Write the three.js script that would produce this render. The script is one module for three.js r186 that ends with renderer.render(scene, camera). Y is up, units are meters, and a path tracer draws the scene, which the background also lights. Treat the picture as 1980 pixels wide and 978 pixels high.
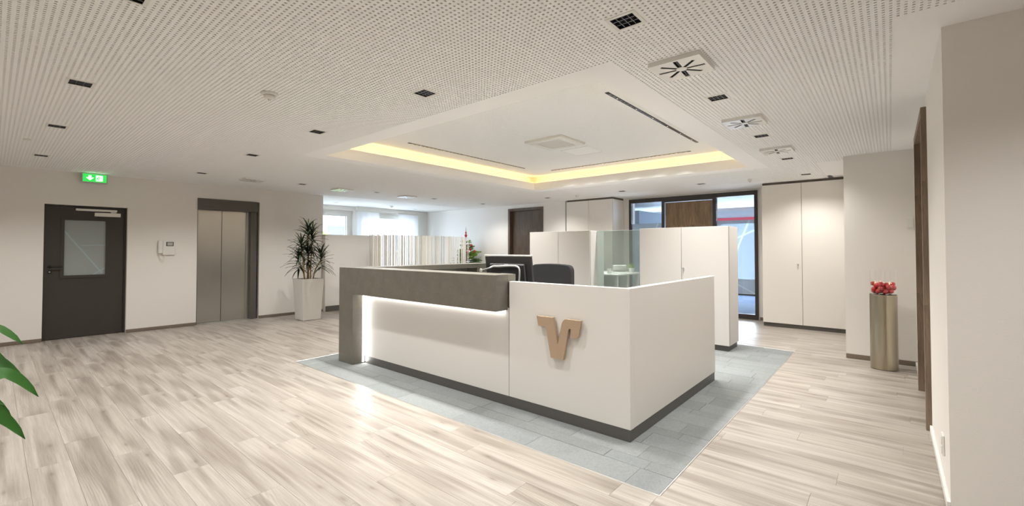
import * as THREE from 'three';
import { mergeGeometries, toCreasedNormals } from 'three/addons/utils/BufferGeometryUtils.js';
import { RectAreaLightUniformsLib } from 'three/addons/lights/RectAreaLightUniformsLib.js';

// ------------------------------------------------------------------ camera, sky, exposure, large lights
const scene = new THREE.Scene();
const camera = new THREE.PerspectiveCamera(59.33, 1980 / 978, 0.05, 120);
camera.position.set(0, 1.45, 0);
camera.rotation.order = 'YXZ';
camera.rotation.set(THREE.MathUtils.degToRad(1.2), THREE.MathUtils.degToRad(40.32), 0);
camera.setViewOffset(1980, 978, -2.95, 25.6, 1980, 978);
camera.updateProjectionMatrix();

const renderer = new THREE.WebGLRenderer({ antialias: true });
renderer.toneMapping = THREE.LinearToneMapping;
renderer.toneMappingExposure = 0.76;
renderer.shadowMap.enabled = true;
RectAreaLightUniformsLib.init();
scene.background = new THREE.Color().setRGB(14, 17, 20.6);   // bright overcast winter sky

const WARM = new THREE.Color().setRGB(1, 0.978, 0.948);
const DOWNLIGHT = 10, SLOT = 11.5, COVE = 25, DESK_LED = 38;
const CEIL = 2.7, TRAY_TOP = 3.0;

function spot(x, y, z, power, angle, penumbra, size, color = WARM) {
  const s = new THREE.SpotLight(color, power, 0, angle, penumbra, 2);
  s.position.set(x, y, z); s.target.position.set(x, 0, z); s.castShadow = true; s.shadow.radius = size / 0.02;
  scene.add(s, s.target);
  return s;
}
function area(x, y, z, w, h, tx, ty, tz, power, color) {
  const a = new THREE.RectAreaLight(color, power, w, h);
  a.position.set(x, y, z); a.lookAt(tx, ty, tz); scene.add(a);
  return a;
}

// ------------------------------------------------------------------ helpers
let seed = 7;
function rnd() { seed = (seed * 1664525 + 1013904223) >>> 0; return seed / 4294967296; }
const rr = (a, b) => a + (b - a) * rnd();
const used = new Map();
function numbered(n) { const k = used.get(n) ?? 0; used.set(n, k + 1); return k ? `${n}_${String(k).padStart(3, '0')}` : n; }
function shade(o) { o.traverse((m) => { if (m.isMesh) { m.castShadow = true; m.receiveShadow = true; } }); return o; }
function mesh(name, geo, mat, parent) {
  const m = new THREE.Mesh(Array.isArray(geo) ? mergeGeometries(geo) : geo, mat);
  m.name = parent === scene ? numbered(name) : name;
  m.castShadow = m.receiveShadow = true;
  if (parent) {
    if (parent !== scene) { const c = parent.userData.count ??= {}; const k = c[name] ?? 0; c[name] = k + 1; if (k) m.name = `${name}_${String(k).padStart(3, '0')}`; }
    parent.add(m);
  }
  return m;
}
function thing(name, label, category, pos = [0, 0, 0], turn = 0, group) {
  const g = new THREE.Group(); g.name = numbered(name); g.position.set(...pos); g.rotation.y = turn;
  g.userData = { label, category }; if (group) g.userData.group = group;
  scene.add(g); return g;
}
function tag(o, label, category, group) { Object.assign(o.userData, { label, category }); if (group) o.userData.group = group; return o; }
function structGroup(name, label) { const g = new THREE.Group(); g.name = numbered(name); g.userData = { kind: 'structure', label, category: name.split('_')[0] }; scene.add(g); return g; }
function struct(name, geo, mat, label) { const m = mesh(name, geo, mat, scene); m.userData = { kind: 'structure', label, category: name.split('_')[0] }; return m; }
function copyOf(root, pos, label) {
  const c = root.clone(); c.name = numbered(root.name.replace(/_\d{3}$/, '')); c.userData = { ...root.userData, label };
  c.position.set(...pos); scene.add(c); return c;
}
function fin(g) {                     // uv in metres by the main direction of each face
  g = g.index ? g.toNonIndexed() : g;
  const p = g.attributes.position, n = g.attributes.normal, uv = new Float32Array(p.count * 2);
  for (let i = 0; i < p.count; i++) {
    const ax = Math.abs(n.getX(i)), ay = Math.abs(n.getY(i)), az = Math.abs(n.getZ(i));
    if (ay >= ax && ay >= az) { uv[2 * i] = p.getX(i); uv[2 * i + 1] = p.getZ(i); }
    else if (ax >= az) { uv[2 * i] = p.getZ(i); uv[2 * i + 1] = p.getY(i); }
    else { uv[2 * i] = p.getX(i); uv[2 * i + 1] = p.getY(i); }
  }
  g.setAttribute('uv', new THREE.BufferAttribute(uv, 2));
  for (const k of Object.keys(g.attributes)) if (!['position', 'normal', 'uv'].includes(k)) g.deleteAttribute(k);
  return g;
}
function bx(x0, x1, y0, y1, z0, z1, b = 0.002) {   // box with chamfered edges, 44 triangles
  if (x0 > x1) [x0, x1] = [x1, x0]; if (y0 > y1) [y0, y1] = [y1, y0]; if (z0 > z1) [z0, z1] = [z1, z0];
  b = Math.min(b, (x1 - x0) * 0.45, (y1 - y0) * 0.45, (z1 - z0) * 0.45);
  const lo = [x0, y0, z0], hi = [x1, y1, z1], out = [];
  const pt = (s, ax) => [0, 1, 2].map((k) => (s[k] > 0 ? hi[k] - (k === ax ? 0 : b) : lo[k] + (k === ax ? 0 : b)));
  const cx = [(x0 + x1) / 2, (y0 + y1) / 2, (z0 + z1) / 2];
  const tri = (a, c, d) => {
    const u = [0, 1, 2].map((k) => c[k] - a[k]), v = [0, 1, 2].map((k) => d[k] - a[k]);
    const n = [u[1] * v[2] - u[2] * v[1], u[2] * v[0] - u[0] * v[2], u[0] * v[1] - u[1] * v[0]];
    const o = [0, 1, 2].map((k) => (a[k] + c[k] + d[k]) / 3 - cx[k]);
    if (n[0] * o[0] + n[1] * o[1] + n[2] * o[2] < 0) out.push(...a, ...d, ...c); else out.push(...a, ...c, ...d);
  };
  const quad = (a, c, d, e) => { tri(a, c, d); tri(a, d, e); };
  for (let ax = 0; ax < 3; ax++) {
    const u = (ax + 1) % 3, v = (ax + 2) % 3;
    for (const s of [-1, 1]) {
      const c = [[-1, -1], [1, -1], [1, 1], [-1, 1]].map(([p, q]) => { const k = [0, 0, 0]; k[ax] = s; k[u] = p; k[v] = q; return pt(k, ax); });
      quad(...c);
    }
    for (const p of [-1, 1]) for (const q of [-1, 1]) {
      const k = [0, 0, 0]; k[u] = p; k[v] = q; const a = [...k], c = [...k]; a[ax] = -1; c[ax] = 1;
      quad(pt(a, u), pt(c, u), pt(c, v), pt(a, v));
    }
  }
  for (const p of [-1, 1]) for (const q of [-1, 1]) for (const r of [-1, 1]) tri(pt([p, q, r], 0), pt([p, q, r], 1), pt([p, q, r], 2));
  const g = new THREE.BufferGeometry();
  g.setAttribute('position', new THREE.Float32BufferAttribute(out, 3)); g.computeVertexNormals();
  return fin(g);
}
function rectShape(a0, a1, b0, b1, holes = []) {
  const s = new THREE.Shape([[a0, b0], [a1, b0], [a1, b1], [a0, b1]].map((p) => new THREE.Vector2(...p)));
  for (const [c0, c1, d0, d1] of holes) s.holes.push(new THREE.Path([[c0, d0], [c0, d1], [c1, d1], [c1, d0]].map((p) => new THREE.Vector2(...p))));
  return s;
}
const ext = (s, depth, opt = {}) => new THREE.ExtrudeGeometry(s, { depth, bevelEnabled: false, curveSegments: 20, ...opt });
// wall across z (normal along x): shape in (z, y), from x0 to x1
function wallX(x0, x1, z0, z1, y0, y1, holes = []) { const g = ext(rectShape(-z0, -z1, y0, y1, holes.map(([a, b, c, d]) => [-a, -b, c, d])), x1 - x0); g.rotateY(Math.PI / 2); g.translate(x0, 0, 0); return fin(g); }
// wall across x (normal along z): from z0 (front) back to z1
function wallZ(x0, x1, y0, y1, z0, z1, holes = []) { const g = ext(rectShape(x0, x1, y0, y1, holes), z0 - z1); g.translate(0, 0, z1); return fin(g); }
// horizontal slab from y0 up to y1
function slab(x0, x1, z0, z1, y0, y1, holes = []) { const g = ext(rectShape(x0, x1, -z0, -z1, holes.map(([a, b, c, d]) => [a, b, -c, -d])), y1 - y0); g.rotateX(-Math.PI / 2); g.translate(0, y0, 0); return fin(g); }
function tube(points, r, seg = 24, rad = 8, closed = false) { return fin2(new THREE.TubeGeometry(new THREE.CatmullRomCurve3(points.map((p) => new THREE.Vector3(...p)), closed), seg, r, rad, closed)); }
function fin2(g) { g = g.index ? g.toNonIndexed() : g; for (const k of Object.keys(g.attributes)) if (!['position', 'normal', 'uv'].includes(k)) g.deleteAttribute(k); return g; }
const moved = (g, x, y, z) => { g.translate(x, y, z); return g; };
const lathe = (pts, seg = 40) => fin2(new THREE.LatheGeometry(pts.map((p) => new THREE.Vector2(...p)), seg));

// ------------------------------------------------------------------ textures
function makeNoise(s0) {
  const P = new Float32Array(65536); let s = s0 >>> 0;
  for (let i = 0; i < 65536; i++) { s = (s * 1664525 + 1013904223) >>> 0; P[i] = s / 4294967296; }
  return (x, y) => {
    const xi = Math.floor(x), yi = Math.floor(y), fx = x - xi, fy = y - yi, u = fx * fx * (3 - 2 * fx), v = fy * fy * (3 - 2 * fy);
    const h = (a, b) => P[((a & 255) + ((b & 255) << 8)) & 65535];
    return (h(xi, yi) * (1 - u) + h(xi + 1, yi) * u) * (1 - v) + (h(xi, yi + 1) * (1 - u) + h(xi + 1, yi + 1) * u) * v;
  };
}
function dataTex(w, h, f, srgb = true) {
  const d = new Uint8Array(w * h * 4);
  for (let y = 0, i = 0; y < h; y++) for (let x = 0; x < w; x++, i += 4) { const c = f(x, y); d[i] = c[0]; d[i + 1] = c[1]; d[i + 2] = c[2]; d[i + 3] = 255; }
  const t = new THREE.DataTexture(d, w, h); t.wrapS = t.wrapT = THREE.RepeatWrapping; t.magFilter = THREE.LinearFilter; t.minFilter = THREE.LinearMipmapLinearFilter;
  t.generateMipmaps = true; if (srgb) t.colorSpace = THREE.SRGBColorSpace; t.needsUpdate = true; return t;
}
const n1 = makeNoise(11), n2 = makeNoise(29), n3 = makeNoise(53);
const mixc = (a, b, t) => [a[0] + (b[0] - a[0]) * t, a[1] + (b[1] - a[1]) * t, a[2] + (b[2] - a[2]) * t];
const sstep = (a, b, x) => { const t = Math.min(1, Math.max(0, (x - a) / (b - a))); return t * t * (3 - 2 * t); };

// eight different boards, one above the other; 1.4 m by 0.2 m each
const ROWS = 8, PW = 2048, PH = 1024;
const knots = []; { let s = 5; const r = () => { s = (s * 1103515245 + 12345) & 0x7fffffff; return s / 0x7fffffff; }; for (let k = 0; k < 9; k++) knots.push([Math.floor(r() * ROWS), r(), 0.15 + 0.7 * r(), 0.5 + r()]); }
const boardTex = dataTex(PW, PH, (x, y) => {
  const row = Math.floor(y / (PH / ROWS)), u = x / PW * 1.4, v = (y % (PH / ROWS)) / (PH / ROWS) * 0.2, o = row * 37.3;
  let warp = (n1(u * 1.7 + o, v * 9 + o) - 0.5) * 0.07, knot = 0, halo = 0;
  for (const k of knots) if (k[0] === row) { const dx = (u - k[1] * 1.4) / (0.034 * k[3]), dy = (v - k[2] * 0.2) / (0.011 * k[3]), d = dx * dx + dy * dy; knot = Math.max(knot, Math.exp(-d * 1.6)); halo = Math.max(halo, Math.exp(-d * 0.12)); warp += 0.016 * Math.exp(-d * 0.1) * Math.sign(dy || 1); }
  const rings = 0.5 + 0.5 * Math.sin((v + warp + (n2(u * 0.9 + o, o) - 0.5) * 0.05) * 420);
  const arch = sstep(0.45, 0.7, n3(u * 1.1 + o, v * 6 + o));
  const fine = n2(u * 14 + o, v * 900 + o), mid = n3(u * 5 + o, v * 160 + o), broad = n1(u * 1.7 + o, v * 42 + o * 2), cloud = n2(u * 1.6 + o * 3, v * 20 + o), pore = n1(u * 70 + o, v * 1400);
  let t = 0.36 * (broad - 0.5) + 0.62 * (cloud - 0.4) * sstep(0.42, 0.85, cloud) + 0.22 * (mid - 0.5) + 0.16 * (fine - 0.5) + 0.16 * arch * (rings - 0.5);
  t += knot * 0.3 + halo * 0.14 + (pore > 0.83 ? 0.07 : 0);
  const c = mixc([182, 175, 166], [113, 103, 93], Math.min(1, Math.max(0, 0.24 + t)));
  return c;
});
const grainTex = (light, dark, sc = 1) => dataTex(1024, 512, (x, y) => {   // upright oak grain, 1 m high by 0.5 m wide, u runs along the grain
  const u = x / 1024 * sc, v = y / 512 * 0.5 * sc;
  const w = (n1(u * 3, v * 14) - 0.5) * 0.05;
  const t = 0.45 * (n2(u * 3 + 5, v * 60) - 0.5) + 0.5 * (n3(u * 9, v * 260 + w * 300) - 0.5) + 0.3 * (n1(u * 30, v * 700) - 0.5) + 0.25 * (n2(u * 2, v * 16) - 0.5);
  return mixc(light, dark, Math.min(1, Math.max(0, 0.5 + t)));
});
const carpetTex = dataTex(1024, 1024, (x, y) => {
  const a = n1(x * 0.45, y * 0.45), b = n2(x * 0.9 + 40, y * 0.9), c = n3(x * 0.05, y * 0.05);
  const t = 0.5 * a + 0.4 * b + 0.1 * c; const g = 128 + 84 * t; return [g, g + 2, g + 1];
});
const plasterTex = dataTex(512, 512, (x, y) => { const g = 255 * (0.45 * n1(x * 0.25, y * 0.25) + 0.35 * n2(x * 0.5, y * 0.5) + 0.2 * n3(x * 0.06, y * 0.06)); return [g, g, g]; }, false);
plasterTex.repeat.set(2.5, 2.5);
const stoneTex = dataTex(1024, 1024, (x, y) => {   // mottled anthracite worktop board with a few chips
  const m = 0.5 * n1(x * 0.012, y * 0.012) + 0.3 * n2(x * 0.04, y * 0.04) + 0.2 * n3(x * 0.35, y * 0.35), ch = n3(x * 0.05 + 7, y * 0.07 + 90) > 0.93 ? 0.45 : 0;
  return mixc([122, 117, 107], [104, 100, 91], Math.min(1, m + ch));
});
const brushedTex = dataTex(512, 512, (x, y) => { const g = 150 + 70 * (n1(x * 0.9, y * 0.02) - 0.5) + 26 * (n2(x * 0.25, y * 0.01) - 0.5); return [g, g, g]; }, false);
const hammeredTex = dataTex(512, 512, (x, y) => { const g = 255 * (0.7 * n1(x * 0.03, y * 0.16) + 0.3 * n2(x * 0.3, y * 0.3)); return [g, g, g]; }, false);
function canvasTex(w, h, draw) { const c = document.createElement('canvas'); c.width = w; c.height = h; draw(c.getContext('2d'), w, h); const t = new THREE.CanvasTexture(c); t.colorSpace = THREE.SRGBColorSpace; t.magFilter = THREE.LinearFilter; return t; }

// ------------------------------------------------------------------ materials
const M = {};
const std = (k, c, rough, o = {}) => (M[k] = new THREE.MeshStandardMaterial({ color: c, roughness: rough, ...o }), M[k].name = k, M[k]);
const phys = (k, c, rough, o = {}) => (M[k] = new THREE.MeshPhysicalMaterial({ color: c, roughness: rough, ...o }), M[k].name = k, M[k]);
std('wall_paint', '#ece8e2', 0.92, { bumpMap: plasterTex, bumpScale: 0.0006 });
std('ceiling_paint', '#f8f7f5', 0.95);
std('perforated_board', '#ffffff', 0.95, { vertexColors: true });
std('white_laminate', '#e2dfda', 0.42);
std('cabinet_laminate', '#d6d2cd', 0.45);
std('cream_laminate', '#e6e1d9', 0.45);
std('joint', '#5d564d', 0.7);
std('plinth', '#62605d', 0.45, { metalness: 0.3 });
std('baseboard', '#7a6d60', 0.55);
std('enamel', '#eceae5', 0.2);
std('white_plastic', '#e8e6e0', 0.4);
std('black', '#121212', 0.5);
std('louver', '#8b8b92', 0.22, { metalness: 0.9 });
std('fleece', '#8f8a82', 0.95);
std('void', '#050505', 0.95);
std('dark_frame', '#37322f', 0.5);
std('dark_door', '#3b3631', 0.5);
std('lift_frame', '#5c5753', 0.5);
std('alu', '#c9c9c6', 0.35, { metalness: 0.9 });
std('chrome', '#e2e2e2', 0.14, { metalness: 1 });
std('stone', '#ffffff', 0.34, { map: stoneTex });
std('bronze', '#b59c83', 0.42, { metalness: 0.1 });
std('carpet_a', '#c6c9ca', 1, { map: carpetTex, bumpMap: carpetTex, bumpScale: 0.003 });
std('carpet_b', '#c0c3c3', 1, { map: carpetTex, bumpMap: carpetTex, bumpScale: 0.003 });
std('carpet_c', '#cccfcf', 1, { map: carpetTex, bumpMap: carpetTex, bumpScale: 0.003 });
std('carpet_d', '#c3c6c5', 1, { map: carpetTex, bumpMap: carpetTex, bumpScale: 0.003 });
const BOARDS = ['#ffffff', '#fcfbfa', '#f8f7f5', '#fdfcfb'].map((c, i) => std('oak_board_' + i, c, 0.38, { map: boardTex }));
std('screed', '#6e665c', 0.9);
std('door_oak', '#ffffff', 0.55, { map: grainTex([112, 95, 78], [70, 57, 46]) });
std('casing_oak', '#ffffff', 0.55, { map: grainTex([150, 131, 111], [108, 92, 76]) });
std('light_oak', '#ffffff', 0.55, { map: grainTex([158, 131, 103], [110, 88, 67]) });
phys('steel', '#c2c0bc', 0.28, { metalness: 1 });
std('hammered', '#b3aa98', 0.3, { metalness: 1, bumpMap: hammeredTex, bumpScale: 0.0012 });
phys('glass', '#ffffff', 0, { transmission: 1, thickness: 0, ior: 1.5 });
phys('tinted_glass', '#dcebe8', 0.02, { transmission: 1, thickness: 0, ior: 1.5 });
phys('milk_glass', '#dde5e3', 0.17, { transmission: 0.85, thickness: 0, ior: 1.5 });
std('glass_edge', '#a9c6c0', 0.2);
std('black_fabric', '#1d1d1e', 0.95);
std('screen_shell', '#2b2b2d', 0.35);
std('soil', '#3b2f24', 1);
std('cane', '#a98f63', 0.8);
std('dracaena_leaf', '#1b2b15', 0.5, { side: THREE.DoubleSide });
std('dracaena_leaf_light', '#2c3f1e', 0.5, { side: THREE.DoubleSide });
phys('monstera_leaf', '#2f6a1c', 0.38, { transmission: 0.15, thickness: 0, side: THREE.DoubleSide });
std('fir', '#7d9a32', 0.8, { side: THREE.DoubleSide });
std('fir_dark', '#4f6b2a', 0.8, { side: THREE.DoubleSide });
std('bark', '#5b4632', 0.9);
phys('red_gloss', '#b31220', 0.12, { clearcoat: 1 });
phys('red_matt', '#c2222c', 0.45);
std('gold_cap', '#c9a95a', 0.3, { metalness: 1 });
std('fairy', '#fff2d0', 0.5, { emissive: new THREE.Color().setRGB(1, 0.82, 0.45), emissiveIntensity: 3 });
std('slat_cream', '#e6e0d2', 0.6); std('slat_white', '#f4f3f0', 0.6); std('slat_grey', '#c3beb4', 0.6);
phys('curtain', '#f6f8fb', 0.9, { transmission: 0.42, thickness: 0 });
std('led_white', '#ffffff', 0.5, { emissive: new THREE.Color().setRGB(1, 0.98, 0.95), emissiveIntensity: 4 });
std('led_warm', '#ffffff', 0.5, { emissive: new THREE.Color().setRGB(1, 0.66, 0.24), emissiveIntensity: 3 });
std('led_dot', '#fff4e0', 0.5, { emissive: new THREE.Color().setRGB(1, 0.93, 0.83), emissiveIntensity: 0.8 });
std('facade', '#9a9a9a', 0.9); std('facade_trim', '#c4c3c1', 0.9); std('roof', '#b9b4ae', 0.9); std('facade_glass', '#4c5e76', 0.2, { metalness: 0.2 });
std('tree_far', '#55692f', 0.95);
std('room_wall', '#dfe5ea', 0.9); std('room_dark', '#7f8c99', 0.9); std('red_band', '#d8485a', 0.8); std('room_carpet', '#5f6f86', 1);
const filmTex = canvasTex(512, 1024, (c, w, h) => {
  c.fillStyle = '#c3ced6'; c.fillRect(0, 0, w, h); c.strokeStyle = '#e4ecf3'; c.lineCap = 'butt';
  for (const [x0, y0, x1, y1, t] of [[0.86, 0, 0.36, 0.62, 22], [0.2, 0.32, 1, 0.14, 22], [0, 0.74, 1, 1, 14], [0, 0.42, 0.36, 0.2, 16]]) { c.lineWidth = t; c.beginPath(); c.moveTo(x0 * w, y0 * h); c.lineTo(x1 * w, y1 * h); c.stroke(); }
});
phys('film', '#ffffff', 0.6, { map: filmTex, transmission: 0.55, thickness: 0 });
const doorFilmTex = canvasTex(512, 920, (c, w, h) => {
  c.fillStyle = '#9aa19f'; c.fillRect(0, 0, w, h); c.strokeStyle = '#a0b0b5';
  for (const [x0, y0, x1, y1, t] of [[0, 0.2, 0.92, 0.97, 24], [0.4, 0.46, 1, 0.45, 14], [0.7, 1, 1, 0.88, 22]]) { c.lineWidth = t; c.beginPath(); c.moveTo(x0 * w, y0 * h); c.lineTo(x1 * w, y1 * h); c.stroke(); }
});
std('door_glass', '#ffffff', 0.25, { map: doorFilmTex });

// ================================================================== the room
const WALL_TOP = 3.3;
struct('wall_left', wallX(-10.42, -10.12, 3.6, -5.03, -0.1, WALL_TOP, [[-0.54, -1.54, -0.05, 2.165], [-2.56, -3.66, -0.05, 2.43]]), M.wall_paint, 'white wall with the dark metal door and the lift');
struct('wall_left_recess', fin(new THREE.BoxGeometry(1.93, WALL_TOP, 0.2).translate(-11.385, WALL_TOP / 2, -4.93)), M.wall_paint, 'hidden side wall of the window bay');
struct('wall_left_core', fin(new THREE.BoxGeometry(0.2, WALL_TOP, 4.4).translate(-10.52, WALL_TOP / 2, -1.9)), M.wall_paint, 'core wall behind the door and the lift');
struct('wall_window', wallX(-12.35, -12.05, -4.83, -9.65, 0, WALL_TOP, [[-5.45, -6.9, 0.3, 2.57], [-7.1, -9.15, 0.3, 2.57]]), M.wall_paint, 'white outer wall with two windows');
struct('wall_back_left', wallZ(-12.35, -6.42, -0.1, WALL_TOP, -9.65, -10.2, [[-8.34, -7.18, -0.05, 2.56]]), M.wall_paint, 'white wall with the dark wooden door');
struct('wall_back_left_core', fin(new THREE.BoxGeometry(1.8, WALL_TOP, 0.1).translate(-7.8, WALL_TOP / 2, -10.26)), M.wall_paint, 'closing wall behind the wooden door');
struct('wall_back', wallZ(-6.9, 0.6, -0.1, WALL_TOP, -10.2, -10.5, [[-4.9, -2.07, -0.05, 2.66]]), M.wall_paint, 'white wall around the glazed partition');
struct('wall_right', wallX(0.235, 0.6, -3.8, -10.2, -0.1, WALL_TOP, [[-4.9, -6.22, -0.05, 2.56]]), M.wall_paint, 'white wall with the oak door frame');
struct('wall_right_core', fin(new THREE.BoxGeometry(0.1, WALL_TOP, 2).translate(0.66, WALL_TOP / 2, -5.5)), M.wall_paint, 'closing wall behind the right door');
struct('wall_pillar', fin(new THREE.BoxGeometry(0.705, WALL_TOP, 2.0).translate(-0.1175, WALL_TOP / 2, -8.43)), M.wall_paint, 'white wall pier behind the metal pedestal');
struct('wall_near_right', wallZ(0.235, 3.4, 0, WALL_TOP, -3.45, -3.8), M.wall_paint, 'white wall corner closest to the viewer');
struct('wall_east', wallX(3.2, 3.4, 3.6, -3.45, 0, WALL_TOP), M.wall_paint, 'white side wall behind the viewer');
struct('wall_south', wallZ(-10.62, 3.4, 0, WALL_TOP, 3.8, 3.6), M.wall_paint, 'white wall behind the viewer');
struct('roof_slab', slab(-12.4, 3.4, 3.8, -10.5, WALL_TOP, WALL_TOP + 0.2), M.wall_paint, 'concrete slab over the ceiling');

// ---- ceiling: smooth plaster with perforated fields, raised tray in the middle
const RX0 = -5.75, RX1 = -1.64, RZ0 = -2.89, RZ1 = -7.47;            // opening of the tray
const TX = 4.57 / 38, TZ = 5.08 / 42;                                // perforated tile, 4 by 4 holes
const fields = [];                                                   // [x0, x1, z0, z1] nearer z first
const FX0 = -5.98 - 33 * TX, FX1 = -1.41 + 12 * TX, FZ0 = -2.66 + 50 * TZ, FZ1 = -7.74 - 12 * TZ;
const ceiling = structGroup('ceiling', 'white ceiling with perforated fields and a raised lit tray');
const downs = [];
for (const z of [1.4, -0.42, -2.235]) for (const x of [0.66, -1.09, -2.83, -4.64, -6.45, -8.63]) downs.push([x, z]);
for (const z of [-3.87, -5.49, -7.11]) { downs.push([-1.07, z]); downs.push([-8.62, z]); }
for (const x of [-1.06, -2.75, -4.4, -6.38, -8.58]) downs.push([x, -8.8]);
const diffusers = []; for (const z of [-3.02, -4.73, -6.36]) { diffusers.push([-1.065, z]); diffusers.push([-8.7, z]); }
const cut = [];                                                      // fixtures cut out of the perforated fields
for (const [x, z] of downs) cut.push([x - 0.085, x + 0.085, z - 0.083, z + 0.083, 'd']);
function tileGeo(w, d, n, hole, depth) {                             // board with n by n square holes, each closed by fleece
  const pos = [], col = [], nor = [];
  const q = (a, b, c, e, nn, k) => { for (const p of [a, b, c, a, c, e]) { pos.push(...p); nor.push(...nn); col.push(...k); } };
  const W = [0.93, 0.925, 0.91], F = [0.3, 0.275, 0.24], pw = w / n, pd = d / n, h = hole / 2;
  for (let i = 0; i < n; i++) for (let j = 0; j < n; j++) {
    const x0 = i * pw, x1 = x0 + pw, z0 = j * pd, z1 = z0 + pd, cx = (x0 + x1) / 2, cz = (z0 + z1) / 2, a = cx - h, b = cx + h, c = cz - h, e = cz + h, D = [0, -1, 0];
    q([x0, 0, z0], [x1, 0, z0], [x1, 0, c], [x0, 0, c], D, W); q([x0, 0, e], [x1, 0, e], [x1, 0, z1], [x0, 0, z1], D, W);
    q([x0, 0, c], [a, 0, c], [a, 0, e], [x0, 0, e], D, W); q([b, 0, c], [x1, 0, c], [x1, 0, e], [b, 0, e], D, W);
    q([a, 0, c], [b, 0, c], [b, depth, c], [a, depth, c], [0, 0, 1], W); q([b, 0, e], [a, 0, e], [a, depth, e], [b, depth, e], [0, 0, -1], W);
    q([a, 0, e], [a, 0, c], [a, depth, c], [a, depth, e], [1, 0, 0], W); q([b, 0, c], [b, 0, e], [b, depth, e], [b, depth, c], [-1, 0, 0], W);
    q([a, depth, c], [b, depth, c], [b, depth, e], [a, depth, e], D, F);
  }
  const g = new THREE.BufferGeometry();
  g.setAttribute('position', new THREE.Float32BufferAttribute(pos, 3)); g.setAttribute('normal', new THREE.Float32BufferAttribute(nor, 3)); g.setAttribute('color', new THREE.Float32BufferAttribute(col, 3));
  return g;
}
function instanced(name, geo, mat, places, parent) {
  const im = new THREE.InstancedMesh(geo, mat, places.length), m = new THREE.Matrix4();
  places.forEach((p, i) => im.setMatrixAt(i, m.makeTranslation(...p)));
  im.name = name; im.userData.kind = 'stuff'; im.receiveShadow = im.castShadow = true; parent.add(im); return im;
}
{
  const places = [], plain = [], cells = [];
  const gx = (i) => -1.41 + i * TX, inField = (x0, z1) => {
    const x1 = x0 + TX, z0 = z1 - TZ, e = 1e-4;
    if (x0 < FX0 - e || z0 < FZ1 - e || z1 > FZ0 + e) return false;
    if (x1 > FX1 + e && (z0 < -3.15 || x1 > 3.0)) return false;
    if (x1 > -0.74 && z0 < -7.85) return false;
    return !(x0 > -5.98 - e && x1 < -1.41 + e && z1 < -2.66 + e && z0 > -7.74 - e);
  };
  for (let i = -71; i < 36; i++) for (let j = -50; j < 56; j++) {
    const x0 = gx(i), z1 = -2.66 - j * TZ; if (!inField(x0, z1)) continue;
    const hit = cut.find((c) => x0 < c[1] && x0 + TX > c[0] && z1 > c[2] && z1 - TZ < c[3]);
    if (!hit) { places.push([x0, CEIL, z1 - TZ]); continue; }
    for (let a = 0; a < 4; a++) for (let b = 0; b < 4; b++) {
      const u = x0 + a * TX / 4, v = z1 - TZ + b * TZ / 4;
      if (u < hit[1] - 0.004 && u + TX / 4 > hit[0] + 0.004 && v < hit[3] - 0.004 && v + TZ / 4 > hit[2] + 0.004) plain.push([u, u + TX / 4, v, v + TZ / 4]); else cells.push([u, CEIL, v]);
    }
  }
  instanced('perforated_panel', tileGeo(TX, TZ, 4, 0.0125, 0.008), M.perforated_board, places, ceiling);
  instanced('perforated_strip', tileGeo(TX / 4, TZ / 4, 1, 0.0125, 0.008), M.perforated_board, cells, ceiling);
  // smooth plaster round the fields: the outline of the fields is left open and the cut-out tiles are refilled round each lamp
  const Y0 = CEIL, Y1 = CEIL + 0.0125, e = 0.0005;
  const board = [
    slab(-12.06, FX0 + e, 3.62, -10.25, Y0, Y1), slab(FX0, -0.74, FZ1 + e, -10.25, Y0, Y1),
    slab(FX0, 3.22, 3.62, FZ0 - e, Y0, Y1), slab(-5.98, -1.41, -2.66, -7.74, Y0, Y1, [[RX0, RX1, RZ0, RZ1]]),
    slab(FX1 - e, 3.22, -2.66 - 4 * TZ, -4, Y0, Y1), slab(FX1 - e, 0.3, -4, -10.25, Y0, Y1), slab(-1.41 + 5 * TX, FX1, -2.66 - 42 * TZ, -10.25, Y0, Y1),
    slab(2.92, 3.22, FZ0, -3.2, Y0, Y1),
  ];
  mesh('plaster_board', board, M.ceiling_paint, ceiling);
  const patch = [];
  for (const c of cut) {
    const near = plain.filter((p) => p[0] < c[1] && p[1] > c[0] && p[3] > c[2] && p[2] < c[3]);
    if (!near.length) continue;
    const x0 = Math.min(...near.map((p) => p[0])), x1 = Math.max(...near.map((p) => p[1])), z0 = Math.min(...near.map((p) => p[2])), z1 = Math.max(...near.map((p) => p[3]));
    const m = 0.068;
    patch.push(slab(x0, x1, z1, z0, Y0, Y1, [[(c[0] + c[1]) / 2 - m, (c[0] + c[1]) / 2 + m, (c[2] + c[3]) / 2 + m, (c[2] + c[3]) / 2 - m]]));
  }
  mesh('fleece', slab(FX0 - 0.05, 3.22, 3.62, FZ1 - 0.05, Y0 + 0.0085, Y0 + 0.0125, [[-5.975, -1.415, -2.665, -7.735], ...cut.map((c) => [c[0] + 0.012, c[1] - 0.012, c[3] - 0.012, c[2] + 0.012])]), M.fleece, ceiling);
  mesh('lamp_patch', patch, M.ceiling_paint, ceiling);
  // tray: lower fascia, lip, cove wall, upper board
  const ring = (inner, y0, y1) => slab(RX0 - 0.3, RX1 + 0.3, RZ0 + 0.3, RZ1 - 0.3, y0, y1, [[RX0 - inner, RX1 + inner, RZ0 + inner, RZ1 - inner]]);
  mesh('tray_fascia', ring(0, Y1 + 0.0005, 2.81), M.ceiling_paint, ceiling);
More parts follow.
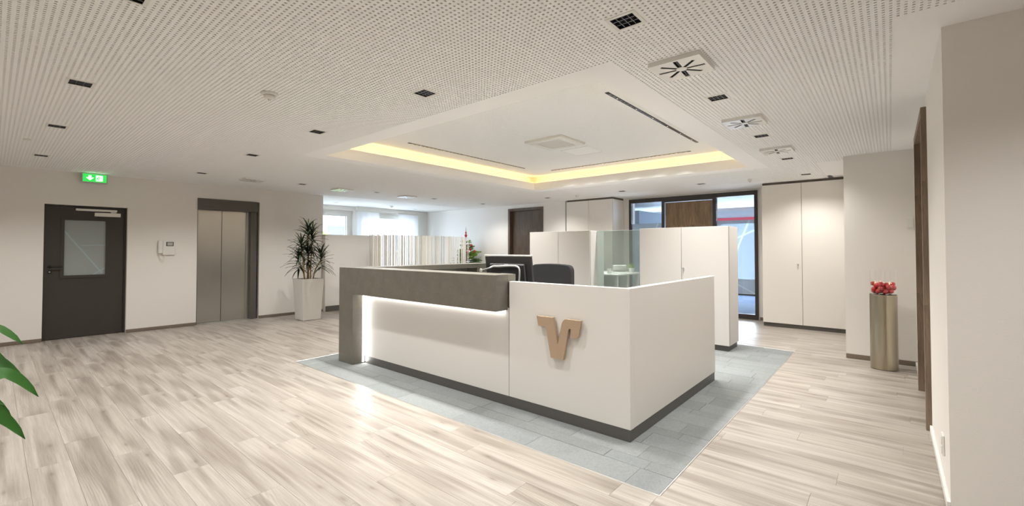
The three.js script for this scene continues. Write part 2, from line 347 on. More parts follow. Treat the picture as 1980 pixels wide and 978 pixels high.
  mesh('tray_lip', ring(0.015, 2.8105, 2.855), M.ceiling_paint, ceiling);
  mesh('cove_wall', ring(0.19, 2.8555, TRAY_TOP + 0.02), M.ceiling_paint, ceiling);
  const U = 0.108, ux0 = -3.695 - 19 * U, uz0 = -5.18 - 21 * U, up = [];
  for (let i = 0; i < 38; i++) for (let j = 0; j < 42; j++) {
    const x = ux0 + i * U, z = uz0 + j * U;
    if (x + U > -3.98 && x < -3.4 && z + U > -5.56 && z < -4.98) continue;
    up.push([x, TRAY_TOP, z]);
  }
  instanced('upper_perforated_panel', tileGeo(U, U, 6, 0.008, 0.006), M.perforated_board, up, ceiling);
  mesh('upper_board', [slab(RX0 - 0.25, RX1 + 0.25, RZ0 + 0.25, RZ1 - 0.25, TRAY_TOP, TRAY_TOP + 0.012, [[ux0, ux0 + 38 * U, uz0 + 42 * U, uz0]]),
    slab(-4.08, -3.3, -4.85, -5.7, TRAY_TOP + 0.007, TRAY_TOP + 0.02)], M.ceiling_paint, ceiling);
}

// ---- floor of oak boards, round the inset carpet
const CX0 = -5.86, CX1 = -1.06, CZ0 = -2.575, CZ1 = -7.39;
const floor = structGroup('floor', 'pale oak board floor');
{
  mesh('screed', slab(-12.4, 3.4, 3.8, -10.5, -0.12, -0.006), M.screed, floor);
  const PWd = 0.2, PL = 1.4, boards = [];
  for (let r = 0; r < 72; r++) {
    const z1 = 3.62 - r * PWd, z0 = z1 - PWd; let x = 3.25 - rnd() * PL;
    x = 3.25 + rnd() * PL;
    while (x > -12.1) { boards.push([Math.max(x - PL, -12.06), Math.min(x, 3.22), Math.max(z0, -10.25), Math.min(z1, 3.62), x - PL]); x -= PL; }
  }
  const parts = [];
  for (const [x0, x1, z0, z1, ox] of boards) {
    if (x1 - x0 < 0.02 || z1 - z0 < 0.02) continue;
    const inX = x1 > CX0 && x0 < CX1, inZ = z1 > CZ1 && z0 < CZ0;
    if (!(inX && inZ)) { parts.push([x0, x1, z0, z1, ox]); continue; }
    if (x0 < CX0) parts.push([x0, CX0, z0, z1, ox]); if (x1 > CX1) parts.push([CX1, x1, z0, z1, ox]);
    const a = Math.max(x0, CX0), b = Math.min(x1, CX1);
    if (z1 > CZ0 + 0.01) parts.push([a, b, CZ0, z1, ox]); if (z0 < CZ1 - 0.01) parts.push([a, b, z0, CZ1, ox]);
  }
  const geo = ([x0, x1, z0, z1, ox], k) => {
    const g = bx(x0 + 0.0004, x1 - 0.0004, -0.006, 0, z0 + 0.0004, z1 - 0.0004, 0.0006), p = g.attributes.position, uv = g.attributes.uv, f = k % 2;
    for (let i = 0; i < p.count; i++) { const u = (p.getX(i) - ox) / 1.4, v = (p.getZ(i) - z0) / 0.2; uv.setXY(i, f ? 1 - u : u, ((k % ROWS) + 0.03 + 0.94 * Math.min(1, v)) / ROWS); }
    return g;
  };
  const inView = ([x0, x1, z0, z1]) => {
    const cx = (x0 + x1) / 2, cz = (z0 + z1) / 2, a = Math.atan2(-cx, -cz) * 180 / Math.PI;
    if (!(a > -12 && a < 91) || Math.hypot(cx, cz) < 1.2 && false) return 0;
    if (cx > 0.235 || (cx < -10.1 && cz > -5)) return 0;
    const d = Math.hypot(cx, cz); if (cz > -0.02 * cx - 0.3 && d < 1.3) return 0.5;
    return (x1 - x0) * (z1 - z0) / (d * d * d);
  };
  const ranked = parts.map((p, i) => [inView(p), p, i]).sort((a, b) => b[0] - a[0] || a[2] - b[2]);
  const rest = [[], [], [], []];
  ranked.forEach(([s, p, i], n) => {
    const k = (i * 7 + (i >> 3) * 3) % 16, g = geo(p, k), m = (i * 5 + (i >> 2)) % 4;
    if (n < 300 && s > 0) mesh('plank', g, BOARDS[m], floor); else rest[m].push(g);
  });
  rest.forEach((g, m) => { if (g.length) mesh('far_plank', g, BOARDS[m], floor).userData.kind = 'stuff'; });
}
// ---- carpet field of grey tiles with a pale edge strip
{
  const carpet = thing('carpet', 'grey carpet field of rectangular tiles under the reception desk', 'carpet', [0, 0, 0]);
  const mats = [M.carpet_a, M.carpet_b, M.carpet_c, M.carpet_d], H = 0.235; let z = CZ0, row = 0;
  while (z > CZ1 + 0.01) {
    const zb = Math.max(CZ1, z - H * (row % 3 === 1 ? 0.55 : 1)); let x = CX1, first = true;
    while (x > CX0 + 0.01) {
      let L = [0.3, 0.55, 0.8, 0.42][Math.floor(rnd() * 4)]; if (first) { L *= rr(0.4, 1); first = false; }
      let xa = Math.max(CX0, x - L); if (xa - CX0 < 0.12) xa = CX0;
      const h = 0.001 + rnd() * 0.0016;
      const g = bx(xa + 0.0008, x - 0.0008, -0.006, h, zb + 0.0012, z - 0.0012, 0.001);
      const ox = rnd(), oz = rnd(), uv = g.attributes.uv; for (let i = 0; i < uv.count; i++) uv.setXY(i, uv.getX(i) * 1.3 + ox, uv.getY(i) * 1.3 + oz);
      mesh('carpet_tile', g, mats[Math.floor(rnd() * 4)], carpet);
      x = xa;
    }
    z = zb; row++;
  }
  const e = 0.012;
  for (const g of [bx(CX0 - e, CX1 + e, -0.004, 0.003, CZ0, CZ0 + e), bx(CX0 - e, CX1 + e, -0.004, 0.003, CZ1 - e, CZ1), bx(CX1, CX1 + e, -0.004, 0.003, CZ1, CZ0), bx(CX0 - e, CX0, -0.004, 0.003, CZ1, CZ0)]) mesh('edge_strip', g, M.alu, carpet);
}
// ---- baseboards
const bb = (n, g) => struct('baseboard_' + n, g, M.baseboard, 'low brown baseboard');
bb('left', [bx(-10.12, -10.105, 0.004, 0.055, 3.6, -0.54), bx(-10.12, -10.105, 0.004, 0.055, -1.54, -2.56), bx(-10.12, -10.105, 0.004, 0.055, -3.66, -5.03)]);
bb('pillar', bx(-0.47, 0.235, 0.004, 0.06, -7.43, -7.415));
bb('back', [bx(-2.05, -1.87, 0.004, 0.06, -10.2, -10.185), bx(-5.04, -4.92, 0.004, 0.06, -10.2, -10.185)]);
bb('back_left', [bx(-12.05, -8.4, 0.004, 0.06, -9.65, -9.635), bx(-7.12, -6.42, 0.004, 0.06, -9.65, -9.635)]);
struct('baseboard_right', [bx(0.219, 0.235, 0.004, 0.055, -3.45, -4.84), bx(0.219, 0.235, 0.004, 0.055, -6.28, -7.415)], M.white_plastic, 'pale baseboard beside the oak door');

// ================================================================== left wall
{ // dark metal door
  const d = structGroup('door_1', 'dark grey metal door with a frosted glass pane'), X = -10.24;
  mesh('frame', wallX(X - 0.05, X + 0.04, -0.54, -1.54, -0.02, 2.165, [[-0.556, -1.51, -0.012, 2.145]]), M.dark_frame, d);
  mesh('door_leaf', wallX(X - 0.03, X + 0.025, -0.557, -1.508, 0.006, 2.143, [[-0.775, -1.275, 1.02, 1.925]]), M.dark_door, d);
  mesh('glazing_bead', wallX(X + 0.02, X + 0.034, -0.735, -1.315, 0.975, 1.97, [[-0.775, -1.275, 1.02, 1.925]]), M.dark_door, d);
  const pane = mesh('glass_pane', new THREE.BoxGeometry(0.01, 0.905, 0.5).translate(X, 1.4725, -1.025), M.door_glass, d); pane.userData.label = 'frosted pane with pale stripes';
  { const p = pane.geometry.attributes.position, uv = pane.geometry.attributes.uv; for (let i = 0; i < p.count; i++) uv.setXY(i, (-p.getZ(i) - 0.775) / 0.5, (p.getY(i) - 1.02) / 0.905); }
  const h = mesh('handle', [moved(fin2(new THREE.CylinderGeometry(0.026, 0.026, 0.012, 24).rotateZ(Math.PI / 2)), X + 0.03, 1.165, -0.615), tube([[X + 0.03, 1.165, -0.615], [X + 0.075, 1.165, -0.615], [X + 0.085, 1.165, -0.64], [X + 0.085, 1.163, -0.755]], 0.01, 20, 10)], M.black, d); h.userData.label = 'black lever handle';
  mesh('lock_plate', [moved(fin2(new THREE.CylinderGeometry(0.026, 0.026, 0.01, 24).rotateZ(Math.PI / 2)), X + 0.029, 1.08, -0.615)], M.black, d);
  mesh('lock_cylinder', [moved(fin2(new THREE.CylinderGeometry(0.011, 0.011, 0.014, 20).rotateZ(Math.PI / 2)), X + 0.031, 1.085, -0.615)], M.chrome, d);
  const c = mesh('closer_rail', bx(X + 0.03, X + 0.065, 2.083, 2.118, -0.9, -1.41, 0.003), M.alu, d); c.material = M.white_plastic; c.userData.label = 'pale slide rail of the door closer';
  mesh('closer_body', bx(X + 0.025, X + 0.075, 2.0, 2.062, -1.125, -1.455, 0.004), M.white_plastic, d);
  mesh('closer_arm', bx(X + 0.045, X + 0.06, 2.062, 2.084, -1.33, -1.4, 0.002), M.alu, d);
}
{ // lift
  const l = structGroup('door_2', 'brushed steel lift door with a grey frame'), X = -10.27;
  mesh('header', bx(X - 0.02, -10.095, 2.222, 2.43, -2.562, -3.615, 0.003), M.lift_frame, l);
  mesh('jamb', bx(X - 0.1, -10.13, 0, 2.222, -3.5, -3.612, 0.003), M.lift_frame, l);
  mesh('slim_jamb', bx(X - 0.1, X + 0.03, 0, 2.222, -3.455, -3.5, 0.002), M.alu, l);
  mesh('side_jamb', bx(X - 0.1, -10.13, 0, 2.222, -2.56, -2.572, 0.002), M.lift_frame, l);
  for (const [a, b] of [[-2.573, -3.01], [-3.016, -3.455]]) mesh('door_panel', bx(X - 0.03, X, 0.012, 2.222, a, b, 0.002), M.steel, l);
  mesh('sill', bx(X - 0.1, -10.125, 0.0005, 0.008, -2.57, -3.5, 0.001), M.alu, l);
}
{ // exit sign
  const s = thing('exit_sign', 'green illuminated escape sign with white arrow above the dark metal door', 'sign', [-10.04, 2.55, -1.1]);
  mesh('housing', wallX(-0.04, 0.03, 0.155, -0.155, -0.005, 0.145, []), M.alu, s);
  const t = canvasTex(512, 224, (c, w, h) => {
    c.fillStyle = '#1fae3c'; c.fillRect(0, 0, w, h); c.fillStyle = '#ffffff';
    c.beginPath(); c.moveTo(150, 185); c.lineTo(64, 104); c.lineTo(118, 104); c.lineTo(118, 40); c.lineTo(182, 40); c.lineTo(182, 104); c.lineTo(236, 104); c.closePath(); c.fill();
    c.fillRect(280, 30, 150, 166); c.fillStyle = '#1fae3c'; c.fillRect(352, 48, 8, 130);
    c.beginPath(); c.arc(342, 62, 13, 0, 7); c.fill(); c.lineWidth = 17; c.strokeStyle = '#1fae3c'; c.lineCap = 'round';
    for (const q of [[336, 86, 322, 132], [322, 132, 346, 150, 336, 182], [322, 132, 300, 158, 280, 160], [336, 88, 310, 104, 304, 126], [336, 88, 362, 108, 384, 100]]) { c.beginPath(); c.moveTo(q[0], q[1]); for (let i = 2; i < q.length; i += 2) c.lineTo(q[i], q[i + 1]); c.stroke(); }
  });
  const face = new THREE.BoxGeometry(0.006, 0.125, 0.285); { const p = face.attributes.position, uv = face.attributes.uv; for (let i = 0; i < p.count; i++) uv.setXY(i, -p.getZ(i) / 0.285 + 0.5, p.getY(i) / 0.125 + 0.5); }
  mesh('lit_face', face.translate(0.032, 0.07, 0), new THREE.MeshStandardMaterial({ color: '#222222', roughness: 0.4, emissive: '#ffffff', emissiveMap: t, emissiveIntensity: 2.6 }), s);
  area(-9.995, 2.62, -1.1, 0.28, 0.12, -9, 2.62, -1.1, 2.6, new THREE.Color().setRGB(0.35, 1, 0.45));
  mesh('hanger', bx(-0.02, 0.0, 0.145, 0.15, -0.1, 0.1, 0.001), M.alu, s);
}
{ // door phone
  const s = thing('door_phone', 'white wall intercom with handset and small screen beside the lift', 'intercom', [-10.12, 1.34, -2.08]);
  mesh('body', bx(0, 0.03, 0, 0.265, -0.13, 0.05, 0.006), M.white_plastic, s);
  mesh('handset', [bx(0.03, 0.062, 0.03, 0.27, 0.055, 0.12, 0.01), bx(0, 0.03, 0.03, 0.26, 0.05, 0.115, 0.005)], M.white_plastic, s);
  mesh('screen', bx(0.029, 0.033, 0.165, 0.24, -0.11, 0.0, 0.002), M.dark_frame, s);
  mesh('screen_glass', bx(0.032, 0.035, 0.176, 0.23, -0.098, -0.014, 0.001), new THREE.MeshStandardMaterial({ color: '#b9b8b4', roughness: 0.2 }), s);
  for (let i = 0; i < 3; i++) mesh('button', bx(0.029, 0.034, 0.03, 0.045, -0.1 + i * 0.04, -0.08 + i * 0.04, 0.002), M.white_plastic, s);
  mesh('cord', tube([[0.03, 0.035, 0.1], [0.035, -0.04, 0.085], [0.035, -0.1, 0.05], [0.03, -0.05, 0.02], [0.02, 0.01, 0.02]], 0.006, 30, 6), M.white_plastic, s);
}

// ================================================================== back left: half wall, slat screen, windows
struct('wall_half', [bx(-10.25, -10.0, 0, 1.79, -5.031, -6.5, 0.002)], M.wall_paint, 'half-height white wall beside the slat screen');
struct('baseboard_half_wall', bx(-10.0, -9.984, 0, 0.125, -5.045, -6.5, 0.002), M.plinth, 'tall grey baseboard of the half wall');
{
  const s = thing('slat_screen', 'screen of many upright cream and white slats', 'screen', [-9.55, 0, -5.9]);
  mesh('floor_rail', bx(-0.05, 0.05, 0, 0.03, 0, -3.32, 0.003), M.alu, s);
  const mats = [M.slat_cream, M.slat_white, M.slat_grey, M.slat_cream]; const gs = new Map();
  let z = -0.01; while (z > -3.2) {
    const w = [0.014, 0.02, 0.03, 0.04][Math.floor(rnd() * 4)], d = rnd() < 0.5 ? 0.012 : -0.02, key = w;
    if (!gs.has(key)) gs.set(key, bx(-0.006, 0.006, 0, 1.78, 0, -w, 0.0015));
    const m = mesh('slat', gs.get(key), mats[Math.floor(rnd() * 4)], s); m.position.set(d, 0.02 + rr(-0.004, 0.012), z);
    z -= w + rr(0.002, 0.022);
  }
  for (const q of [-3.235, -3.285]) { const m = mesh('slat', gs.get(0.014) ?? bx(-0.006, 0.006, 0, 1.78, 0, -0.014, 0.0015), M.slat_cream, s); m.position.set(0, 0.02, q); }
}
function windowUnit(name, z0, z1, label) {
  const w = structGroup(name, label), y0 = 0.3, y1 = 2.57, X = -12.2;
  mesh('window_frame', wallX(X - 0.04, X + 0.05, z0, z1, y0, y1, [[z0 - 0.07, z1 + 0.07, y0 + 0.07, y1 - 0.07]]), M.white_plastic, w);
  mesh('sash', wallX(X - 0.02, X + 0.075, z0 - 0.072, z1 + 0.072, y0 + 0.072, y1 - 0.072, [[z0 - 0.16, z1 + 0.16, y0 + 0.16, y1 - 0.16]]), M.white_plastic, w);
  mesh('seal', wallX(X, X + 0.03, z0 - 0.155, z1 + 0.155, y0 + 0.155, y1 - 0.155, [[z0 - 0.168, z1 + 0.168, y0 + 0.168, y1 - 0.168]]), M.black, w);
  mesh('pane', bx(X + 0.01, X + 0.016, y0 + 0.15, y1 - 0.15, z0 - 0.15, z1 + 0.15, 0.001), M.glass, w);
  mesh('window_handle', [bx(X + 0.075, X + 0.1, 1.68, 1.71, z1 + 0.1, z1 + 0.13, 0.003), bx(X + 0.1, X + 0.115, 1.57, 1.71, z1 + 0.1, z1 + 0.13, 0.004)], M.white_plastic, w);
  mesh('window_sill', bx(-12.2, -11.98, 0.27, 0.3, z0 + 0.03, z1 - 0.03, 0.004), M.white_plastic, w);
}
windowUnit('window_1', -5.45, -6.9, 'white framed window above the half wall');
windowUnit('window_2', -7.1, -9.15, 'white framed window behind the slat screen');
{
  const c = (z0, z1, label) => {
    const t = thing('panel_curtain', label, 'curtain', [-11.96, 0, (z0 + z1) / 2], 0), w = Math.abs(z1 - z0);
    const pts = []; for (let i = 0; i <= 40; i++) pts.push([0.006 * Math.sin(i * 0.55) + 0.004 * Math.sin(i * 0.23), w / 2 - w * i / 40]);
    const pos = [], idx = []; pts.forEach(([x, z], i) => { pos.push(x, 0.12, z, x, 2.56, z); if (i) { const k = 2 * i; idx.push(k - 2, k - 1, k, k, k - 1, k + 1); } });
    const g = new THREE.BufferGeometry(); g.setAttribute('position', new THREE.Float32BufferAttribute(pos, 3)); g.setIndex(idx); g.computeVertexNormals();
    mesh('fabric', fin(g), M.curtain, t);
    mesh('bottom_bar', bx(-0.008, 0.008, 0.1, 0.125, -w / 2, w / 2, 0.002), M.white_plastic, t);
    mesh('top_carrier', bx(-0.012, 0.012, 2.555, 2.59, -w / 2, w / 2, 0.002), M.white_plastic, t);
    return t;
  };
  c(-6.97, -7.72, 'white panel curtain hanging between the two windows');
  c(-8.41, -9.19, 'white panel curtain hanging next to the corner of the room');
  tag(mesh('curtain_rail', bx(-12.0, -11.92, 2.59, 2.7, -6.95, -9.25, 0.003), M.white_plastic, scene), 'white ceiling rail carrying the panel curtains', 'rail');
}
// outside: pale houses across the street
{
  const h = thing('house', 'pale house with rows of windows beyond the window panes', 'building', [-26, -6.2, -12]);
  mesh('wall', bx(-6, 0, 0, 9.6, -8, 10, 0.02), M.facade, h);
  const roof = ext(new THREE.Shape([[-6.6, 9.6], [0.6, 9.6], [-3, 12.4]].map((p) => new THREE.Vector2(...p))), 18.6); roof.translate(0, 0, -8.3);
  mesh('roof', fin(roof), M.roof, h);
  mesh('cornice', bx(-0.1, 0.35, 9.25, 9.6, -8.2, 10.2, 0.03), M.facade_trim, h);
  for (const y of [3.6, 7.45]) for (let z = -6.5; z < 9.5; z += 2.4) { const f = mesh('window', wallX(-0.05, 0.1, z + 0.65, z - 0.65, y, y + 1.7, [[z + 0.55, z - 0.55, y + 0.1, y + 1.6]]), M.facade_trim, h); mesh('pane', bx(0.0, 0.03, y + 0.1, y + 1.6, z - 0.55, z + 0.55, 0.005), M.facade_glass, f); }
  tag(mesh('street_ground', slab(-45, -12.4, 8, -30, -6.4, -6.2), M.roof, scene), 'pale street surface outside the windows', 'street').userData.kind = 'structure';
}

{
  const t = thing('street_tree', 'green tree outside in front of the pale house', 'tree', [-20, -6.95, -9.85]);
  mesh('trunk', lathe([[0, 0], [0.2, 0], [0.12, 4], [0.05, 7.5], [0, 7.5]], 12), M.bark, t);
  const crown = []; for (let k = 0; k < 26; k++) { const g = new THREE.IcosahedronGeometry(rr(0.35, 0.6), 2), p = g.attributes.position; const a = rnd() * 6.283, q = rr(0, 0.9), y = 7 + rr(0, 1.9); for (let i = 0; i < p.count; i++) { const f = 0.8 + 0.5 * n1(p.getX(i) * 9 + k * 5, p.getY(i) * 9 + p.getZ(i) * 7); p.setXYZ(i, p.getX(i) * f + Math.cos(a) * q, p.getY(i) * f + y, p.getZ(i) * f + Math.sin(a) * q); } g.computeVertexNormals(); crown.push(fin2(g)); }
  mesh('crown', crown, M.tree_far, t);
}

// ---- dark wooden door in the back wall
function oakDoor(d, frame, leaf, w, h, depth) {   // local: opening from x 0 to w, front face at z 0
  mesh('frame', wallZ(-0.04, w + 0.04, -0.02, h + 0.04, 0.022, -depth, [[0.03, w - 0.03, -0.012, h - 0.03]]), frame, d);
  mesh('door_leaf', bx(0.032, w - 0.032, 0.008, h - 0.032, -0.09, -0.13, 0.003), leaf, d);
  mesh('handle', [moved(fin2(new THREE.CylinderGeometry(0.025, 0.025, 0.012, 24).rotateX(Math.PI / 2)), 0.1, 1.05, -0.085), tube([[0.1, 1.05, -0.085], [0.1, 1.05, -0.045], [0.12, 1.05, -0.035], [0.23, 1.05, -0.035]], 0.01, 20, 10)], M.alu, d);
}
function uprightUV(g) { const p = g.attributes.position, n = g.attributes.normal, uv = g.attributes.uv; for (let i = 0; i < p.count; i++) { const side = Math.abs(n.getX(i)) > 0.7; uv.setXY(i, p.getY(i), side ? p.getZ(i) : p.getX(i)); } return g; }
{
  const d = structGroup('door_3', 'dark oak door in the back wall');
  d.position.set(-8.34, 0, -9.65); oakDoor(d, M.door_oak, M.door_oak, 1.16, 2.56, 0.14); d.children.forEach((m) => m.material === M.door_oak && uprightUV(m.geometry));
}
{ // right wall door: only its casing and the far reveal show
  const d = structGroup('door_4', 'oak door frame in the right wall');
  const d0 = -4.87, d1 = -6.25, W = d0 - d1;
  d.position.set(0.235, 0, d0); d.rotation.y = -Math.PI / 2;
  const f = mesh('frame', wallZ(-W, 0, -0.02, 2.6, 0.035, -0.2, [[-W + 0.07, -0.07, -0.012, 2.53]]), M.casing_oak, d); uprightUV(f.geometry);
  const l = mesh('door_leaf', bx(-W + 0.072, -0.072, 0.008, 2.528, -0.12, -0.165, 0.003), M.casing_oak, d); uprightUV(l.geometry);
  mesh('handle', tube([[-W + 0.16, 1.05, -0.12], [-W + 0.16, 1.05, -0.07], [-W + 0.19, 1.05, -0.06], [-W + 0.3, 1.05, -0.06]], 0.01, 20, 10), M.alu, d);
}
// ---- glazed partition with an oak door at the back
{
  const g = structGroup('window_3', 'dark framed glass partition with an oak door leaf'), Z = -10.2, x0 = -4.9, x1 = -2.07, top = 2.66;
  mesh('window_frame', wallZ(x0, x1, 0, top, Z + 0.03, Z - 0.06, [[x0 + 0.06, -4.08, 0.1, top - 0.09], [-4.02, -2.95, 0.005, 2.54], [-2.87, x1 - 0.06, 0.1, top - 0.09]]), M.dark_frame, g);
  const pane = (a, b, y0, y1, z, m, n) => mesh(n, bx(a, b, y0, y1, z, z - 0.008, 0.001), m, g);
  pane(x0 + 0.05, -4.07, 0.09, top - 0.08, Z - 0.01, M.glass, 'pane'); pane(-2.88, x1 - 0.05, 0.09, top - 0.08, Z - 0.01, M.glass, 'pane');
  for (const [a, b] of [[x0 + 0.06, -4.08], [-2.87, x1 - 0.06]]) {
    const f = new THREE.BoxGeometry(b - a, 1.54, 0.004).translate((a + b) / 2, 1.29, Z - 0.023), p = f.attributes.position, uv = f.attributes.uv;
    for (let i = 0; i < p.count; i++) uv.setXY(i, (p.getX(i) - a) / (b - a), (p.getY(i) - 0.52) / 1.54);
    mesh('frosted_film', f, M.film, g).userData.label = 'grey frosted film with pale diagonal stripes';
    mesh('cross_bar', bx(a, b, 0.485, 0.515, Z + 0.012, Z - 0.03, 0.002), M.dark_frame, g);
  }
  const leaf = mesh('door_leaf', bx(-4.0, -2.97, 0.008, 2.53, Z - 0.01, Z - 0.06, 0.003), M.light_oak, g); uprightUV(leaf.geometry); leaf.userData.label = 'light oak door leaf';
  mesh('handle', tube([[-3.08, 1.05, Z - 0.01], [-3.08, 1.05, Z + 0.05], [-3.11, 1.05, Z + 0.06], [-3.22, 1.05, Z + 0.06]], 0.01, 20, 10), M.alu, g);
}
{ // the room beyond the glass
  struct('wall_office', [fin(new THREE.BoxGeometry(0.1, 2.8, 5).translate(-6.6, 1.4, -13)), fin(new THREE.BoxGeometry(0.1, 2.8, 5).translate(0.3, 1.4, -13)), wallZ(-6.6, 0.3, 0, 2.8, -15.4, -15.5, [[-6.3, -4.6, 0.6, 2.4], [-4.3, -0.1, 0.4, 2.36]])], M.room_wall, 'pale office walls beyond the glass partition');
  struct('ceiling_office', slab(-6.6, 0.3, -10.5, -15.5, 2.75, 2.85), M.room_wall, 'office ceiling beyond the glass partition');
  struct('floor_office', slab(-6.6, 0.3, -10.45, -15.5, -0.12, 0), M.room_carpet, 'blue grey office carpet beyond the glass partition');
  tag(mesh('red_trim', bx(-4.4, -0.3, 2.36, 2.45, -15.3, -15.38, 0.004), M.red_band, scene), 'red band above the office window behind the glass partition', 'trim');
  tag(mesh('beam_box', bx(-6.5, -5.2, 2.05, 2.5, -11.4, -13.6, 0.01), M.room_dark, scene), 'blue grey ceiling beam box in the office behind the glass', 'beam');
  const w = structGroup('window_4', 'office window beyond the glass partition');
  mesh('window_frame', wallZ(-4.3, -0.1, 0.4, 2.36, -15.41, -15.47, [[-4.2, -2.25, 0.5, 2.26], [-2.15, -0.2, 0.5, 2.26]]), M.white_plastic, w);
  mesh('pane', bx(-4.25, -0.15, 0.45, 2.31, -15.44, -15.446, 0.001), M.glass, w);
  const w2 = structGroup('window_5', 'small office window beyond the glass partition');
  mesh('window_frame', wallZ(-6.3, -4.6, 0.6, 2.4, -15.41, -15.47, [[-6.2, -4.7, 0.7, 2.3]]), M.white_plastic, w2);
  mesh('pane', bx(-6.25, -4.65, 0.65, 2.35, -15.44, -15.446, 0.001), M.glass, w2);
}

// ================================================================== cabinets
function cupboard(name, label, x0, x1, y1, zf, zb, doors, plinth, knobSide, opt = {}) {
  const w = x1 - x0, c = thing(name, label, 'cabinet', [(x0 + x1) / 2, zf < -7 ? 0 : 0.003, zf]), D = zb - zf, mat = opt.mat ?? M.cabinet_laminate;
  const py = plinth;
  mesh('plinth', bx(-w / 2 + 0.006, w / 2 - 0.02, 0, py, -0.035, D + 0.01, 0.002), M.plinth, c);
  mesh('carcass', bx(-w / 2, w / 2, py, y1, -0.024, D, 0.002), mat, c);
  mesh('edge_joint', bx(-w / 2 + 0.002, w / 2 - 0.001, py + 0.002, y1 - 0.002, -0.019, -0.0245, 0.001), M.joint, c);
  const dw = w / doors;
  for (let i = 0; i < doors; i++) {
    const d = mesh('door', bx(-w / 2 + i * dw + 0.003, -w / 2 + (i + 1) * dw - 0.003, py, y1, 0, -0.019, 0.0015), mat, c);
    if (knobSide && i === knobSide[0]) { const k = mesh('knob', [lathe([[0, 0], [0.007, 0], [0.007, 0.016], [0.014, 0.02], [0.015, 0.03], [0.012, 0.034], [0, 0.034]], 20).rotateX(Math.PI / 2).translate(-w / 2 + knobSide[1], knobSide[2], 0)], M.alu, d); k.userData.label = 'small steel knob'; }
  }
  if (opt.top) mesh('shadow_gap', bx(-w / 2 + 0.01, w / 2 - 0.01, y1 + 0.0005, CEIL - 0.001, -0.02, D, 0.001), M.joint, c);
  return c;
}
cupboard('office_cabinet', 'white two-door cabinet standing behind the black office chair', -5.31, -3.98, 1.77, -6.74, -7.23, 2, 0.08, null);
cupboard('office_cabinet', 'white two-door cabinet with knob standing at the carpet edge behind the desk', -3.07, -1.74, 1.775, -6.74, -7.23, 2, 0.08, [1, 0.7, 1.16]);
cupboard('tall_cupboard', 'tall cream two-door cupboard reaching the ceiling beside the glass partition', -1.86, -0.58, 2.655, -9.5, -10.15, 2, 0.075, [0, 0.58, 1.17], { mat: M.cream_laminate, top: true });
cupboard('wall_cupboard', 'tall grey-white cupboard reaching the ceiling next to the dark oak door', -6.36, -5.05, 2.655, -9.6, -10.19, 2, 0.075, null, { mat: M.cream_laminate, top: true });
{ // glass screen and the side desk behind it
  const g = thing('glass_screen', 'pale green glass privacy panel standing between the two white cabinets', 'glass panel', [-3.525, 0.003, -6.98]);
  mesh('pane', bx(-0.452, 0.452, 0.03, 1.76, -0.004, 0.004, 0.0015), M.milk_glass, g);
  mesh('top_edge', bx(-0.452, 0.452, 1.76, 1.766, -0.004, 0.004, 0.001), M.glass_edge, g);
  mesh('floor_profile', bx(-0.452, 0.452, 0.002, 0.03, -0.02, 0.02, 0.002), M.alu, g);
  const t = thing('side_desk', 'white standing desk seen through the glass privacy panel', 'desk', [-4.35, 0, -7.8]);
  mesh('table_top', bx(-0.6, 0.6, 0.965, 0.995, -0.5, 0.5, 0.006), M.white_laminate, t);
  mesh('apron', bx(-0.55, 0.55, 0.3, 0.96, -0.02, 0.0, 0.003), M.white_laminate, t);
  for (const [x, z] of [[-0.55, 0.43], [0.55, 0.43], [-0.55, -0.43], [0.55, -0.43]]) mesh('leg', bx(x - 0.025, x + 0.025, 0.003, 0.965, z - 0.025, z + 0.025, 0.003), M.white_laminate, t);
  const p = thing('desk_phone', 'pale desk telephone with tilted display behind the glass privacy panel', 'telephone', [-3.9, 0.995, -7.68], 0.5);
  mesh('body', [bx(-0.12, 0.12, 0, 0.02, -0.08, 0.1, 0.004), bx(-0.12, 0.12, 0, 0.02, -0.01, 0.15, 0.006).rotateX(-0.9).translate(0, 0.03, 0)], M.white_plastic, p);
  mesh('screen', bx(-0.085, 0.085, 0.021, 0.024, 0.02, 0.13, 0.001).rotateX(-0.9).translate(0, 0.03, 0), M.alu, p);
  const m = thing('mug', 'small white cup on the desk behind the glass privacy panel', 'cup', [-4.02, 0.995, -7.5]);
  mesh('body', lathe([[0, 0], [0.03, 0], [0.036, 0.01], [0.038, 0.09], [0.034, 0.09], [0.032, 0.01], [0, 0.008]], 28), M.white_plastic, m);
  mesh('handle', tube([[0.037, 0.07, 0], [0.062, 0.066, 0], [0.066, 0.04, 0], [0.058, 0.022, 0], [0.036, 0.02, 0]], 0.005, 20, 8), M.white_plastic, m);
  const f = thing('small_plant', 'small pot plant beside the telephone behind the glass privacy panel', 'plant', [-3.83, 0.995, -8.05]);
  mesh('pot', lathe([[0, 0], [0.045, 0], [0.055, 0.09], [0.05, 0.09], [0.046, 0.07], [0, 0.07]], 24), M.white_plastic, f);
  const lf = new THREE.Shape(); lf.moveTo(0, 0); lf.quadraticCurveTo(0.03, 0.06, 0, 0.13); lf.quadraticCurveTo(-0.03, 0.06, 0, 0);
  const lg = ext(lf, 0.0015, { curveSegments: 6 });
  for (let k = 0; k < 12; k++) { const l = mesh('leaf', lg, M.fir, f); l.position.set(0, 0.07, 0); l.rotation.set(0.35 + 0.35 * (k % 3), k * 2.4, 0, 'YXZ'); }
}

